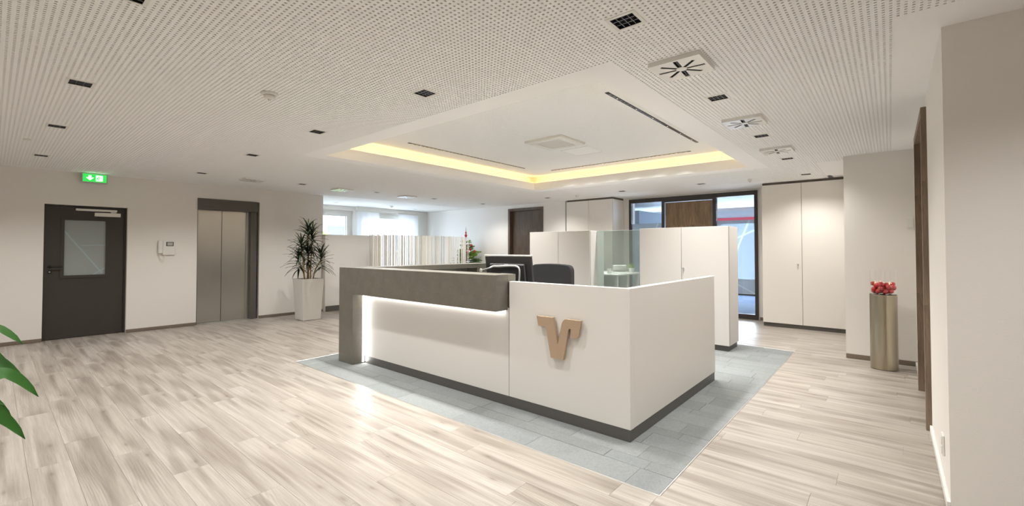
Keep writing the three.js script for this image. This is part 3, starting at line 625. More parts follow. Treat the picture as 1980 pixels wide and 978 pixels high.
// ================================================================== reception desk
{
  const d = thing('reception_desk', 'white reception desk with grey counter frame and bronze emblem on the carpet', 'reception desk', [-3.5, 0.003, -3.12]);
  const L = (x0, x1, y0, y1, z0, z1, b) => bx(x0 + 3.5, x1 + 3.5, y0, y1, z0 + 3.12, z1 + 3.12, b);
  mesh('front_panel', L(-5.15, -2.705, 0.09, 0.9, -3.12, -3.17, 0.001), M.white_laminate, d);
  mesh('front_panel', L(-2.7, -1.502, 0.09, 1.148, -3.12, -3.18, 0.0015), M.white_laminate, d);
  mesh('side_panel', L(-1.56, -1.5, 0.09, 1.148, -3.1815, -5.22, 0.0015), M.white_laminate, d);
  mesh('corner_cap', L(-1.502, -1.4995, 0.09, 1.148, -3.12, -3.18, 0.0008), M.white_laminate, d);
  for (const g of [L(-5.14, -1.503, 0, 0.09, -3.123, -3.16, 0.001), L(-1.54, -1.503, 0, 0.09, -3.161, -5.21, 0.001)]) mesh('plinth', g, M.plinth, d);
  // grey frame: leg and beam in one, mitred look
  const fr = new THREE.Shape([[-1.98, 0.002], [-1.65, 0.002], [-1.65, 0.883], [0.78, 0.883], [0.78, 1.21], [-1.98, 1.21]].map((p) => new THREE.Vector2(...p)));
  const fg = ext(fr, 0.165, { bevelEnabled: true, bevelThickness: 0.0015, bevelSize: 0.0015, bevelSegments: 1 }); fg.translate(0, 0, 0.003);
  mesh('counter_frame', fin(fg), M.stone, d);
  mesh('counter_top', L(-5.48, -2.72, 0.91, 1.21, -3.121, -3.235, 0.0015), M.stone, d);
  mesh('shadow_joint', L(-2.722, -2.708, 0.885, 1.14, -3.13, -3.2, 0.001), M.joint, d);
  // wing on the far side
  mesh('wing_top', L(-5.48, -5.2, 1.14, 1.21, -3.236, -5.5, 0.0015), M.stone, d);
  mesh('wing_back', L(-5.48, -5.44, 0.002, 1.139, -3.236, -5.5, 0.0015), M.stone, d);
  mesh('wing_end', L(-5.439, -5.2, 0.002, 1.139, -5.2, -5.5, 0.0015), M.stone, d);
  mesh('worktop', [L(-5.2, -1.57, 0.715, 0.74, -3.24, -3.75, 0.003), L(-2.2, -1.57, 0.715, 0.74, -3.75, -5.1, 0.003)], M.white_laminate, d);
  mesh('worktop_leg', [L(-5.15, -5.1, 0.004, 0.715, -3.68, -3.73, 0.003), L(-1.66, -1.61, 0.004, 0.715, -5.02, -5.07, 0.003)], M.alu, d);
  // light strips
  const e1 = mesh('light_strip', L(-5.149, -5.139, 0.012, 0.88, -3.085, -3.117, 0.002), M.led_white, d), e2 = mesh('light_strip', L(-5.14, -2.74, 0.874, 0.882, -3.085, -3.117, 0.002), M.led_white, d);
  e1.userData.label = 'glowing upright light strip on the frame leg'; e2.userData.label = 'glowing light strip under the counter';
  area(-5.136, 0.445, -3.1, 0.03, 0.86, -4, 0.445, -3.1, DESK_LED, new THREE.Color().setRGB(1, 0.98, 0.95));
  const a2 = area(-3.94, 0.872, -3.1, 2.38, 0.03, -3.94, 0, -3.1, DESK_LED * 0.24, new THREE.Color().setRGB(1, 0.98, 0.95));
  a2.rotation.set(-Math.PI / 2, 0, 0);
  // emblem
  const V = [[-2.355, 0.87], [-2.178, 0.871], [-2.133, 0.648], [-2.1, 0.79]];
  const s = new THREE.Shape(); const ox = 3.5;
  s.moveTo(-2.352 + ox, 0.868); s.lineTo(-2.18 + ox, 0.868); s.lineTo(-2.132 + ox, 0.645); s.lineTo(-2.098 + ox, 0.8);
  s.bezierCurveTo(-2.088 + ox, 0.845, -2.072 + ox, 0.868, -2.04 + ox, 0.868); s.lineTo(-1.905 + ox, 0.868); s.lineTo(-1.928 + ox, 0.752);
  s.bezierCurveTo(-1.932 + ox, 0.732, -1.945 + ox, 0.722, -1.962 + ox, 0.722); s.lineTo(-1.984 + ox, 0.722);
  s.bezierCurveTo(-2.0 + ox, 0.722, -2.008 + ox, 0.732, -2.005 + ox, 0.748); s.lineTo(-1.999 + ox, 0.78);
  s.bezierCurveTo(-1.998 + ox, 0.798, -2.022 + ox, 0.8, -2.026 + ox, 0.78); s.lineTo(-2.077 + ox, 0.53); s.lineTo(-2.202 + ox, 0.53); s.lineTo(-2.254 + ox, 0.785); s.lineTo(-2.334 + ox, 0.785); s.closePath();
  const vg = ext(s, 0.024, { bevelEnabled: true, bevelThickness: 0.0012, bevelSize: 0.0012, bevelSegments: 2 }); vg.translate(0, 0, 0.014);
  mesh('emblem', fin(vg), M.bronze, d).userData.label = 'bronze V-shaped emblem';
  mesh('emblem_pin', [[-2.25, 0.83], [-2.14, 0.58], [-1.97, 0.82]].map(([x, y]) => moved(fin2(new THREE.CylinderGeometry(0.008, 0.008, 0.014, 12).rotateX(Math.PI / 2)), x + 3.5, y, 0.0068)), M.alu, d);
}
{ // monitor on the desk
  const m = thing('monitor', 'black computer monitor seen from behind with a silver stand frame', 'monitor', [-3.03, 0.743, -3.5]);
  const body = new THREE.Group();
  const tilt = (g) => g.rotateX(0.16).translate(0, 0.38, 0);
  mesh('shell', [tilt(bx(-0.315, 0.315, -0.2, 0.262, -0.03, 0.0, 0.006)), tilt(bx(-0.24, 0.24, -0.15, 0.18, -0.001, 0.022, 0.012))], M.screen_shell, m);
  mesh('edge_frame', tilt(bx(-0.318, 0.318, 0.252, 0.268, -0.034, 0.003, 0.003)), M.alu, m);
  mesh('screen', tilt(bx(-0.3, 0.3, -0.185, 0.245, -0.034, -0.029, 0.001)), M.black, m);
  mesh('mount', [tilt(bx(-0.075, 0.075, -0.1, 0.075, 0.02, 0.05, 0.006)), tilt(bx(-0.05, 0.05, -0.04, 0.03, 0.048, 0.062, 0.004))], M.black, m);
  mesh('mount_trim', [tilt(bx(-0.08, 0.08, 0.07, 0.08, 0.02, 0.056, 0.002)), tilt(bx(0.072, 0.08, -0.1, 0.07, 0.02, 0.056, 0.002)), tilt(bx(-0.07, 0.05, -0.03, -0.012, 0.058, 0.075, 0.004))], M.alu, m);
  mesh('maker_mark', tilt(bx(-0.03, 0.03, 0.172, 0.176, 0.0215, 0.0228, 0.0005)), M.alu, m);
  mesh('stand_frame', [tube([[0.22, 0.0, 0.16], [0.215, 0.25, 0.12], [0.2, 0.505, 0.075], [0.17, 0.53, 0.07], [-0.1, 0.528, 0.07], [-0.165, 0.525, 0.075], [-0.18, 0.51, 0.1], [-0.145, 0.492, 0.26]], 0.0095, 60, 12)], M.alu, m);
  mesh('stand_foot', moved(fin2(new THREE.SphereGeometry(0.019, 24, 16)), -0.145, 0.492, 0.268), M.chrome, m);
  mesh('stand_base', bx(-0.16, 0.26, 0, 0.014, -0.1, 0.2, 0.004), M.alu, m);
  mesh('stand_neck', bx(-0.03, 0.03, 0.01, 0.35, 0.05, 0.075, 0.004), M.alu, m);
}
{ // office chair
  const c = thing('office_chair', 'black fabric office chair behind the reception desk', 'chair', [-2.77, 0.003, -4.2], 0.02);
  const sh = new THREE.Shape(); sh.moveTo(-0.2, 0); sh.lineTo(0.2, 0); sh.bezierCurveTo(0.235, 0.1, 0.25, 0.35, 0.245, 0.56); sh.bezierCurveTo(0.24, 0.605, 0.22, 0.612, 0.19, 0.615); sh.quadraticCurveTo(0, 0.632, -0.19, 0.615); sh.bezierCurveTo(-0.22, 0.612, -0.24, 0.605, -0.245, 0.56); sh.bezierCurveTo(-0.25, 0.35, -0.235, 0.1, -0.2, 0);
  const bg = ext(sh, 0.05, { bevelEnabled: true, bevelThickness: 0.015, bevelSize: 0.012, bevelSegments: 4 });
  mesh('backrest', fin2(bg).translate(0, 0.655, 0.28), M.black_fabric, c);
  const ss = new THREE.Shape(); ss.absarc(-0.15, -0.15, 0.09, Math.PI, 1.5 * Math.PI); ss.absarc(0.15, -0.15, 0.09, -Math.PI / 2, 0); ss.absarc(0.15, 0.15, 0.09, 0, Math.PI / 2); ss.absarc(-0.15, 0.15, 0.09, Math.PI / 2, Math.PI);
  const sg = ext(ss, 0.06, { bevelEnabled: true, bevelThickness: 0.018, bevelSize: 0.015, bevelSegments: 3 }); sg.rotateX(-Math.PI / 2).translate(0, 0.43, 0);
  mesh('seat', fin2(sg), M.black_fabric, c);
  mesh('back_bar', tube([[0, 0.42, 0.1], [0, 0.43, 0.3], [0, 0.5, 0.37], [0, 0.85, 0.355]], 0.022, 24, 10), M.black, c);
  mesh('gas_column', [lathe([[0, 0.08], [0.03, 0.08], [0.03, 0.25], [0.018, 0.26], [0.018, 0.42], [0, 0.42]], 20)], M.chrome, c);
  for (let i = 0; i < 5; i++) { const a = i * 1.2566; const g = mesh('base_arm', tube([[0, 0.1, 0], [0.15 * Math.cos(a), 0.1, 0.15 * Math.sin(a)], [0.3 * Math.cos(a), 0.07, 0.3 * Math.sin(a)]], 0.02, 10, 8), M.black, c); mesh('caster', moved(fin2(new THREE.CylinderGeometry(0.03, 0.03, 0.045, 18).rotateX(Math.PI / 2)), 0.3 * Math.cos(a), 0.031, 0.3 * Math.sin(a)), M.black, g); }
  for (const s of [-1, 1]) mesh('armrest', tube([[s * 0.2, 0.44, 0], [s * 0.29, 0.46, 0], [s * 0.3, 0.64, 0.0], [s * 0.3, 0.66, -0.08]], 0.016, 20, 8), M.black, c);
}

// ================================================================== ceiling fittings
{
  const proto = thing('downlight', 'x', 'ceiling light', [0, CEIL, 0], 0, 'square louvred ceiling lamps');
  mesh('frame', slab(-0.0855, 0.0855, 0.0825, -0.0825, -0.0035, 0.0, [[-0.066, 0.066, 0.062, -0.062]]), M.white_plastic, proto);
  mesh('housing', [slab(-0.067, 0.067, 0.063, -0.063, -0.002, 0.08, [[-0.066, 0.066, 0.062, -0.062]]), slab(-0.067, 0.067, 0.063, -0.063, 0.08, 0.083)], M.black, proto);
  const bars = []; for (let i = 1; i < 4; i++) bars.push(bx(-0.066 + i * 0.033 - 0.002, -0.066 + i * 0.033 + 0.002, -0.001, 0.024, -0.062, 0.062, 0.0008)); for (let i = 1; i < 3; i++) bars.push(bx(-0.066, 0.066, -0.0012, 0.024, -0.062 + i * 0.0413 - 0.002, -0.062 + i * 0.0413 + 0.002, 0.0008));
  mesh('louver', bars, M.louver, proto);
  const dots = []; for (let i = 0; i < 4; i++) for (let j = 0; j < 3; j++) dots.push(fin2(new THREE.CylinderGeometry(0.006, 0.006, 0.003, 10).translate(-0.0495 + i * 0.033, 0.03, -0.0413 + j * 0.0413)));
  mesh('led', dots, M.led_dot, proto);
  const where = (x, z) => {
    const col = ['first', 'second', 'third', 'fourth', 'last'], xs = [-1.09, -2.83, -4.64, -6.45, -8.63];
    const i = xs.reduce((b, v, k) => (Math.abs(v - x) < Math.abs(xs[b] - x) ? k : b), 0);
    if (x > 0) return `downlight near the closest wall corner, ${z > 0 ? 'farthest from' : z > -1 ? 'second from' : 'next to'} that wall face`;
    if (z > 0) return `${col[i]} square louvred downlight of the row above the viewer counted from the oak door frame`;
    if (z > -1) return `${col[i]} downlight of the row farthest ahead of the desk counted from the oak door frame`;
    if (z > -3) return `${col[i]} downlight of the row along the desk front counted from the oak door frame`;
    if (x > -2 && z > -8) return `${col[z > -4 ? 0 : z > -6 ? 1 : 2]} downlight between the air outlets by the tray, counted from the viewer`;
    if (x < -8 && z > -8) return `${col[z > -4 ? 0 : z > -6 ? 1 : 2]} downlight of the file beside the lift wall, counted from the lift`;
    return `${col[i]} downlight of the row by the back wall, counted from the tall cream cupboard`;
  };
  downs.forEach(([x, z], i) => {
    if (!i) { proto.position.set(x, CEIL, z); proto.userData.label = where(x, z); } else copyOf(proto, [x, CEIL, z], where(x, z));
    spot(x, CEIL - 0.012, z, DOWNLIGHT, 1.2, 0.85, 0.035);
  });
}
{ // air outlets: square plate with eight radial slots
  const proto = thing('air_outlet', 'x', 'air outlet', [0, CEIL, 0], 0, 'square swirl air outlets in the ceiling');
  const s = new THREE.Shape([[-0.168, -0.168], [0.168, -0.168], [0.168, 0.168], [-0.168, 0.168]].map((p) => new THREE.Vector2(...p)));
  const slot = []; for (let i = 0; i < 8; i++) { const a = i * Math.PI / 4 + 0.06, w = i % 4 === 2 ? 0.016 : 0.0115, c = Math.cos(a), n = Math.sin(a), p = (r, t) => new THREE.Vector2(c * r - n * t, n * r + c * t); slot.push([a, w]); s.holes.push(new THREE.Path([p(0.034, -w), p(0.034, w), p(0.15, w), p(0.15, -w)])); }
  const pg = ext(s, 0.004); pg.rotateX(-Math.PI / 2).translate(0, -0.03, 0);
  mesh('plate', fin(pg), M.enamel, proto);
  mesh('box', [slab(-0.166, 0.166, 0.166, -0.166, -0.0255, 0.0085, [[-0.162, 0.162, 0.162, -0.162]])], M.enamel, proto);
  mesh('dark_inside', slab(-0.161, 0.161, 0.161, -0.161, -0.006, -0.002), M.void, proto);
  slot.forEach(([a, w]) => mesh('blade', bx(0.036, 0.148, -0.024, -0.022, -w * 0.5, w * 0.25, 0.0005).rotateY(a), M.black, proto));
  const lab = ['large square air outlet closest to the viewer beside the ceiling tray', 'square air outlet in front of the lift', 'middle square air outlet between the downlights beside the ceiling tray', 'shiny square air outlet over the planter and half wall', 'farthest square air outlet beside the ceiling tray', 'shiny square air outlet over the slat screen'];
  diffusers.forEach(([x, z], i) => { if (!i) { proto.position.set(x, CEIL, z); proto.userData.label = lab[0]; } else copyOf(proto, [x, CEIL, z], lab[i]); });
}
{ // dark lamp channels in the tray
  const put = (x, z, turn, label, len) => {
    const t = thing('lamp_channel', label, 'ceiling light', [x, TRAY_TOP, z], turn, 'dark lamp channels in the ceiling tray');
    mesh('channel', bx(-0.02, 0.02, -0.005, 0, -len / 2, len / 2, 0.001), M.black, t);
    const cells = []; for (let k = 0; k < 34; k++) cells.push(bx(-0.014, 0.014, -0.0062, -0.0045, -len / 2 + 0.03 + k * (len - 0.06) / 34, -len / 2 + 0.03 + (k + 0.72) * (len - 0.06) / 34, 0.0004));
    mesh('louver', cells, M.louver, t);
    const n = 6, leds = [];
    for (let k = 0; k < n; k++) {
      const q = -len / 2 + (k + 0.5) * len / n; leds.push(bx(-0.004, 0.004, -0.0072, -0.006, q - 0.01, q + 0.01, 0.0004));
      spot(x + q * Math.sin(turn), TRAY_TOP - 0.02, z + q * Math.cos(turn), SLOT, 1.0, 1.0, 0.06);
    }
    mesh('led', leds, M.led_dot, t);
  };
  put(-2.12, -5.27, 0, 'long dark lamp channel on the tray side facing the oak door frame', 2.7);
  put(-5.34, -5.27, 0, 'long dark lamp channel on the tray side facing the lift', 2.7);
  put(-3.73, -7.14, Math.PI / 2, 'long dark lamp channel on the tray side by the back wall', 2.69);
  put(-3.73, -3.22, Math.PI / 2, 'long dark lamp channel on the tray side above the desk front', 2.69);
}
{ // warm cove strips behind the lip of the tray
  const warm = new THREE.Color().setRGB(1, 0.66, 0.21), o = 0.035, y = 2.868;
  const lab = ['warm light strip in the tray cove facing the lift', 'warm light strip in the tray cove facing the oak door frame', 'warm light strip in the tray cove by the back wall', 'warm light strip in the tray cove above the desk front'];
  const X = [RX0 - o, RX1 + o], Z = [RZ0 + o, RZ1 - o], lz = RZ0 - RZ1, lx = RX1 - RX0, cz = (RZ0 + RZ1) / 2, cx = (RX0 + RX1) / 2;
  const strip = (g, l) => tag(mesh('cove_light', g, M.led_warm, scene), l, 'light strip', 'warm light strips round the ceiling tray');
  strip(bx(X[0] - 0.01, X[0] + 0.01, 2.856, 2.862, RZ0, RZ1, 0.001), lab[0]); strip(bx(X[1] - 0.01, X[1] + 0.01, 2.856, 2.862, RZ0, RZ1, 0.001), lab[1]);
  strip(bx(RX0, RX1, 2.856, 2.862, Z[1] - 0.01, Z[1] + 0.01, 0.001), lab[2]); strip(bx(RX0, RX1, 2.856, 2.862, Z[0] - 0.01, Z[0] + 0.01, 0.001), lab[3]);
  area(X[0], y, cz, lz, 0.02, X[0] - 0.15, y + 0.1, cz, COVE, warm); area(X[1], y, cz, lz, 0.02, X[1] + 0.15, y + 0.1, cz, COVE, warm);
  area(cx, y, Z[1], lx, 0.02, cx, y + 0.1, Z[1] - 0.15, COVE, warm); area(cx, y, Z[0], lx, 0.02, cx, y + 0.1, Z[0] + 0.15, COVE, warm);
}
{ // air conditioning cassette and access hatch in the tray
  const a = thing('air_conditioner', 'square white ceiling air conditioner in the middle of the tray', 'air conditioner', [-3.69, TRAY_TOP, -5.27]);
  mesh('panel', [slab(-0.31, 0.31, 0.31, -0.31, -0.03, 0.006, [[-0.21, 0.21, 0.21, -0.21]]), slab(-0.21, 0.21, 0.21, -0.21, -0.008, 0.006)], M.white_plastic, a);
  for (const [x0, x1, z0, z1] of [[-0.2, 0.2, 0.24, 0.28], [-0.2, 0.2, -0.28, -0.24], [0.24, 0.28, -0.2, 0.2], [-0.28, -0.24, -0.2, 0.2]]) mesh('flap', bx(x0, x1, -0.034, -0.03, z0, z1, 0.001), M.white_plastic, a);
  const sl = []; for (let i = 0; i < 12; i++) sl.push(bx(-0.2, 0.2, -0.026, -0.016, -0.195 + i * 0.034, -0.195 + i * 0.034 + 0.018, 0.001));
  sl.forEach((g) => mesh('grille_bar', g, M.white_plastic, a));
  const h = thing('access_hatch', 'flat square access hatch beside the ceiling air conditioner', 'hatch', [-3.7, TRAY_TOP, -6.04]);
  mesh('frame', slab(-0.25, 0.25, 0.25, -0.25, -0.003, 0, [[-0.235, 0.235, 0.235, -0.235]]), M.white_plastic, h);
  mesh('lid', slab(-0.233, 0.233, 0.233, -0.233, -0.002, 0), M.ceiling_paint, h);
}
{ // detectors
  const det = (x, z, r, label) => { const t = thing('smoke_detector', label, 'detector', [x, CEIL, z]); mesh('base', lathe([[0, 0.0085], [r * 0.9, 0.0085], [r * 0.9, 0], [r, 0], [r, -0.012], [r * 0.94, -0.02], [0, -0.02]].reverse(), 32), M.white_plastic, t); mesh('sensor_head', lathe([[0, -0.018], [r * 0.72, -0.018], [r * 0.66, -0.042], [r * 0.4, -0.05], [0, -0.05]].reverse(), 32), M.white_plastic, t); mesh('sensor_eye', moved(fin2(new THREE.SphereGeometry(r * 0.22, 16, 10)), 0, -0.048, 0), M.alu, t); };
  det(-3.78, -1.43, 0.06, 'round white detector on the perforated ceiling ahead of the desk');
  det(-5.52, -8.79, 0.045, 'small round white detector between downlights at the back');
  det(-1.9, -8.78, 0.045, 'small round white detector on the ceiling in front of the tall cupboard');
  det(-11.0, -7.5, 0.05, 'round white detector on the ceiling in front of the windows');
  for (const [z, l] of [[-6.0, 'round downlight in front of the window above the half wall'], [-8.6, 'round downlight in front of the window corner by the back wall']]) { const t = thing('round_downlight', l, 'ceiling light', [-11.35, CEIL, z]); mesh('ring', lathe([[0.05, 0], [0.075, 0], [0.075, -0.004], [0.05, -0.006], [0.05, 0]].reverse(), 32), M.white_plastic, t); mesh('reflector', lathe([[0, -0.0015], [0.05, -0.0015], [0.05, 0], [0, 0]].reverse(), 24), M.louver, t); }
  const p = thing('blank_cover', 'small pale cover plate on the perforated ceiling near the escape sign', 'cover plate', [-8.0, CEIL, -0.43]); p.position.set(-7.5, CEIL, -0.25);
  mesh('plate', bx(-0.05, 0.05, -0.008, 0.0085, -0.03, 0.03, 0.002), M.white_plastic, p);
}

// ================================================================== plants and decoration
{ // dracaena in a tall white planter
  const p = thing('potted_dracaena', 'dark green dragon tree in a tall tapered white planter by the lift', 'plant', [-9.19, 0, -4.27], 0);
  const th = -3.92, H = 0.843, prism = (s0, y0, s1, y1) => [0, 1, 2, 3].map((k) => { const a = th + k * Math.PI / 2; return [[s0 * 0.7071 * Math.cos(a), y0, s0 * 0.7071 * Math.sin(a)], [s1 * 0.7071 * Math.cos(a), y1, s1 * 0.7071 * Math.sin(a)]]; });
  const skin = (rings) => { const pos = []; for (let r = 0; r + 1 < rings.length; r++) for (let k = 0; k < 4; k++) { const a = rings[r][k], b = rings[r][(k + 1) % 4], c = rings[r + 1][(k + 1) % 4], e = rings[r + 1][k]; pos.push(...a, ...c, ...b, ...a, ...e, ...c); } const g = new THREE.BufferGeometry(); g.setAttribute('position', new THREE.Float32BufferAttribute(pos, 3)); g.computeVertexNormals(); return fin(g); };
  const sq = (s, y) => prism(s, y, s, y).map((q) => q[0]);
  mesh('planter', skin([sq(0.001, 0.006), sq(0.35, 0.006), sq(0.36, 0.012), sq(0.444, H - 0.004), sq(0.438, H), sq(0.41, H), sq(0.4, H - 0.06)]), M.white_plastic, p);
  mesh('soil', skin([sq(0.402, H - 0.045), sq(0.2, H - 0.035), sq(0.001, H - 0.03)]), M.soil, p);
  const canes = [[0, 0.02, 1.3, 0.02, 0], [-0.08, 0.04, 1.18, -0.13, 0.06], [0.06, -0.06, 1.22, 0.16, -0.09], [0.03, 0.09, 1.45, 0.06, 0.1], [-0.04, -0.06, 1.62, -0.05, -0.05], [0.01, 0, 1.72, 0.0, 0.02]];
  const leafGeo = [0, 1, 2, 3].map((v) => {
    const L = [0.34, 0.42, 0.38, 0.3][v], W = [0.042, 0.046, 0.04, 0.04][v], droop = [0.35, 0.9, 0.6, 0.15][v], n = 9, pos = [], idx = [];
    for (let i = 0; i <= n; i++) { const t = i / n, w = W * Math.min(1, 0.45 + 2.2 * t) * Math.pow(1 - t, 0.55) * 0.5, x = L * t * (1 - 0.12 * droop * t), y = L * (0.1 * t - droop * t * t * 0.55); pos.push(x, y + 0.004, -w, x, y - 0.002, 0, x, y + 0.004, w); if (i) { const k = 3 * i; for (const j of [0, 1]) idx.push(k - 3 + j, k + j, k - 2 + j, k + j, k + 1 + j, k - 2 + j); } }
    const g = new THREE.BufferGeometry(); g.setAttribute('position', new THREE.Float32BufferAttribute(pos, 3)); g.setIndex(idx); g.computeVertexNormals(); return g;
  });
  canes.forEach(([x0, z0, top, dx, dz], ci) => {
    mesh('cane', tube([[x0, H - 0.05, z0], [x0 + dx * 0.35, (H + top) / 2, z0 + dz * 0.35], [x0 + dx, top, z0 + dz]], 0.0125, 14, 8), M.cane, p);
    const n = ci > 3 ? 58 : 44, span = ci > 3 ? 0.42 : 0.3;
    for (let k = 0; k < n; k++) {
      const t = k / n, a = k * 2.39996 + ci, m = mesh('leaf', leafGeo[k % 4], k % 3 ? M.dracaena_leaf : M.dracaena_leaf_light, p);
      m.position.set(x0 + dx * 1.02, top - span * 0.55 + span * t, z0 + dz * 1.02); m.rotation.set(0, a, -0.35 + 1.55 * Math.pow(t, 1.3) + rr(-0.15, 0.15), 'YZX'); { const q = rr(0.68, 0.95); m.scale.set(q, q, q * 1.3); }
    }
  });
}
{ // pedestal, glass vase, red balls
  const P = [-0.075, 0, -7.04], r = 0.133;
  const p = thing('pedestal', 'round hammered champagne metal pedestal against the wall pier', 'pedestal', P);
  mesh('drum', lathe([[0, 0.004], [r - 0.004, 0.004], [r, 0.008], [r, 0.896], [r - 0.004, 0.9], [0, 0.9]], 64), M.hammered, p);
  mesh('top_plate', lathe([[0, 0.9], [r - 0.006, 0.9], [r - 0.006, 0.904], [0, 0.904]], 48), M.black, p);
  const v = thing('glass_vase', 'clear glass cylinder full of red balls on the metal pedestal', 'vase', [P[0], 0.905, P[2]]);
  mesh('glass', lathe([[0, 0.001], [0.128, 0.001], [0.13, 0.004], [0.13, 0.29], [0.128, 0.29]], 64), M.glass, v);
  const balls = [];
  for (let k = 0; k < 40 && balls.length < 40; k++) {
    const R = [0.03, 0.033, 0.026][k % 3]; let best = null;
    for (let q = 0; q < 300; q++) {
      const a = rnd() * 6.283, d = Math.sqrt(rnd()) * (0.126 - R), x = Math.cos(a) * d, z = Math.sin(a) * d; let y = R + 0.004;
      for (const b of balls) { const d2 = (b[0] - x) ** 2 + (b[2] - z) ** 2, s = b[3] + R; if (d2 < s * s) y = Math.max(y, b[1] + Math.sqrt(s * s - d2)); }
      if (!best || y < best[1]) best = [x, y, z, R];
    }
    if (best[1] + R < 0.15) balls.push(best);
  }
  const geo = fin2(new THREE.SphereGeometry(1, 28, 20)), cap = fin2(new THREE.CylinderGeometry(0.22, 0.26, 0.22, 12));
  balls.forEach(([x, y, z, R], i) => {
    const b = thing('bauble', 'glossy or matt red ball piled in the glass vase on the pedestal', 'ball', [P[0] + x, 0.905 + y, P[2] + z], 0, 'red balls in the glass vase');
    const s = mesh('ball', geo, i % 3 === 1 ? M.red_matt : M.red_gloss, b); s.scale.setScalar(R);
    const c = mesh('cap', cap, M.gold_cap, b); c.scale.setScalar(R); const ax = new THREE.Vector3(rr(-1, 1), rr(-0.6, 1), rr(-1, 1)).normalize(); c.position.copy(ax).multiplyScalar(R * 1.05); c.quaternion.setFromUnitVectors(new THREE.Vector3(0, 1, 0), ax);
  });
  const dots = []; for (let i = 0; i < 14; i++) { const a = rnd() * 6.283, q = 0.09 * Math.sqrt(rnd()); dots.push(fin2(new THREE.SphereGeometry(0.0035, 8, 6)).translate(Math.cos(a) * q, 0.135 + rr(-0.01, 0.02), Math.sin(a) * q)); }
  tag(mesh('fairy_light', dots, M.fairy, scene), 'tiny warm fairy lights lying among the red balls', 'fairy lights').position.set(P[0], 0.905, P[2]); scene.children.at(-1).userData.kind = 'stuff';
}
{ // christmas tree behind the slat screen
  const T = [-9.76, 0, -9.28], top = 1.72;
  const t = thing('christmas_tree', 'small decorated fir tree at the end of the slat screen', 'christmas tree', T);
  mesh('trunk', lathe([[0, 0.1], [0.03, 0.1], [0.02, 0.9], [0.006, top + 0.1], [0, top + 0.1]], 12), M.bark, t);
  mesh('stand', lathe([[0, 0], [0.17, 0], [0.16, 0.04], [0.06, 0.07], [0.05, 0.16], [0, 0.16]], 28), M.fir_dark, t);
  const branch = (L) => {
    const pos = [], nd = Math.round(L * 420);
    const put = (bx_, by, bz, dx, dy, dz, l, w) => { const n = Math.hypot(dx, dy, dz); dx /= n; dy /= n; dz /= n; let sx = dz, sy = 0.2, sz = -dx; const m = Math.hypot(sx, sy, sz); sx *= w / m; sy *= w / m; sz *= w / m; pos.push(bx_ - sx, by - sy, bz - sz, bx_ + sx, by + sy, bz + sz, bx_ + dx * l, by + dy * l, bz + dz * l); };
    const twig = (ox, oy, oz, ux, uy, uz, len, n) => { for (let k = 0; k < n; k++) { const s = (k + 0.5) / n * len, a = k * 2.4; put(ox + ux * s, oy + uy * s, oz + uz * s, ux * 0.7 + Math.cos(a) * 0.5 * Math.abs(uz) + Math.cos(a) * 0.3, 0.55 * Math.sin(a) + 0.1, uz * 0.7 + Math.cos(a + 1) * 0.6, 0.036, 0.0045); } };
    twig(0, 0, 0, 1, 0, 0, L, nd);
    for (let s = 0.25; s < 0.9; s += 0.16) for (const q of [-1, 1]) { const l = L * (1 - s) * 0.62; twig(L * s, 0, 0, 0.75, -0.08, 0.66 * q, l, Math.round(l * 420)); }
    const g = new THREE.BufferGeometry(); g.setAttribute('position', new THREE.Float32BufferAttribute(pos, 3)); g.computeVertexNormals(); return g;
  };
  const gs = [0.17, 0.28, 0.42, 0.54].map(branch);
  const tier = [[1.66, 0, 5], [1.54, 0, 6], [1.42, 1, 6], [1.29, 1, 7], [1.15, 2, 8], [1.0, 2, 8], [0.84, 3, 8], [0.66, 3, 9], [0.5, 3, 9]];
  tier.forEach(([y, gi, n], ti) => { for (let k = 0, n2 = Math.round(n * 1.7); k < n2; k++) { const m = mesh('branch', gs[gi], (k + ti) % 3 ? M.fir : M.fir_dark, t); m.position.set(0, y, 0); const a = k * 6.283 / n2 + ti * 0.7; m.rotation.set(rr(-0.6, 0.6), a, rr(-0.12, 0.42), 'YZX'); const L = [0.2, 0.31, 0.45, 0.57][gi], dx = Math.cos(a), dz = -Math.sin(a); let f = 1; if (dz < 0) f = Math.min(f, 0.33 / (L * -dz)); if (dx > 0 && dz > -0.3) f = Math.min(f, 0.18 / (L * dx)); m.scale.setScalar(Math.max(0.3, f)); } });
  for (const [y, gi, a, up, s] of [[1.47, 1, 0.5, 0.25, 1], [1.3, 2, 0.62, 0.14, 1.12], [1.24, 2, 0.2, 0.05, 0.95], [1.26, 2, 0.95, 0.1, 0.85], [1.1, 3, 0.55, 0.02, 0.92], [1.04, 3, 0.7, 0.0, 0.85], [0.98, 3, 0.3, 0.05, 0.9]]) { const m = mesh('branch', gs[gi], gi === 2 ? M.fir : M.fir_dark, t); m.position.set(0, y, 0); m.rotation.set(0.5, a, up, 'YZX'); m.scale.setScalar(s); }
  tag(mesh('tree_topper', lathe([[0, 0], [0.012, 0], [0.014, 0.06], [0.035, 0.085], [0.045, 0.115], [0.035, 0.145], [0.012, 0.165], [0.02, 0.18], [0.03, 0.2], [0.02, 0.22], [0.01, 0.235], [0.007, 0.3], [0, 0.41]].reverse(), 24), M.red_gloss, scene), 'red pointed spire on the top of the fir tree', 'tree topper').position.set(T[0], top + 0.02, T[2]);
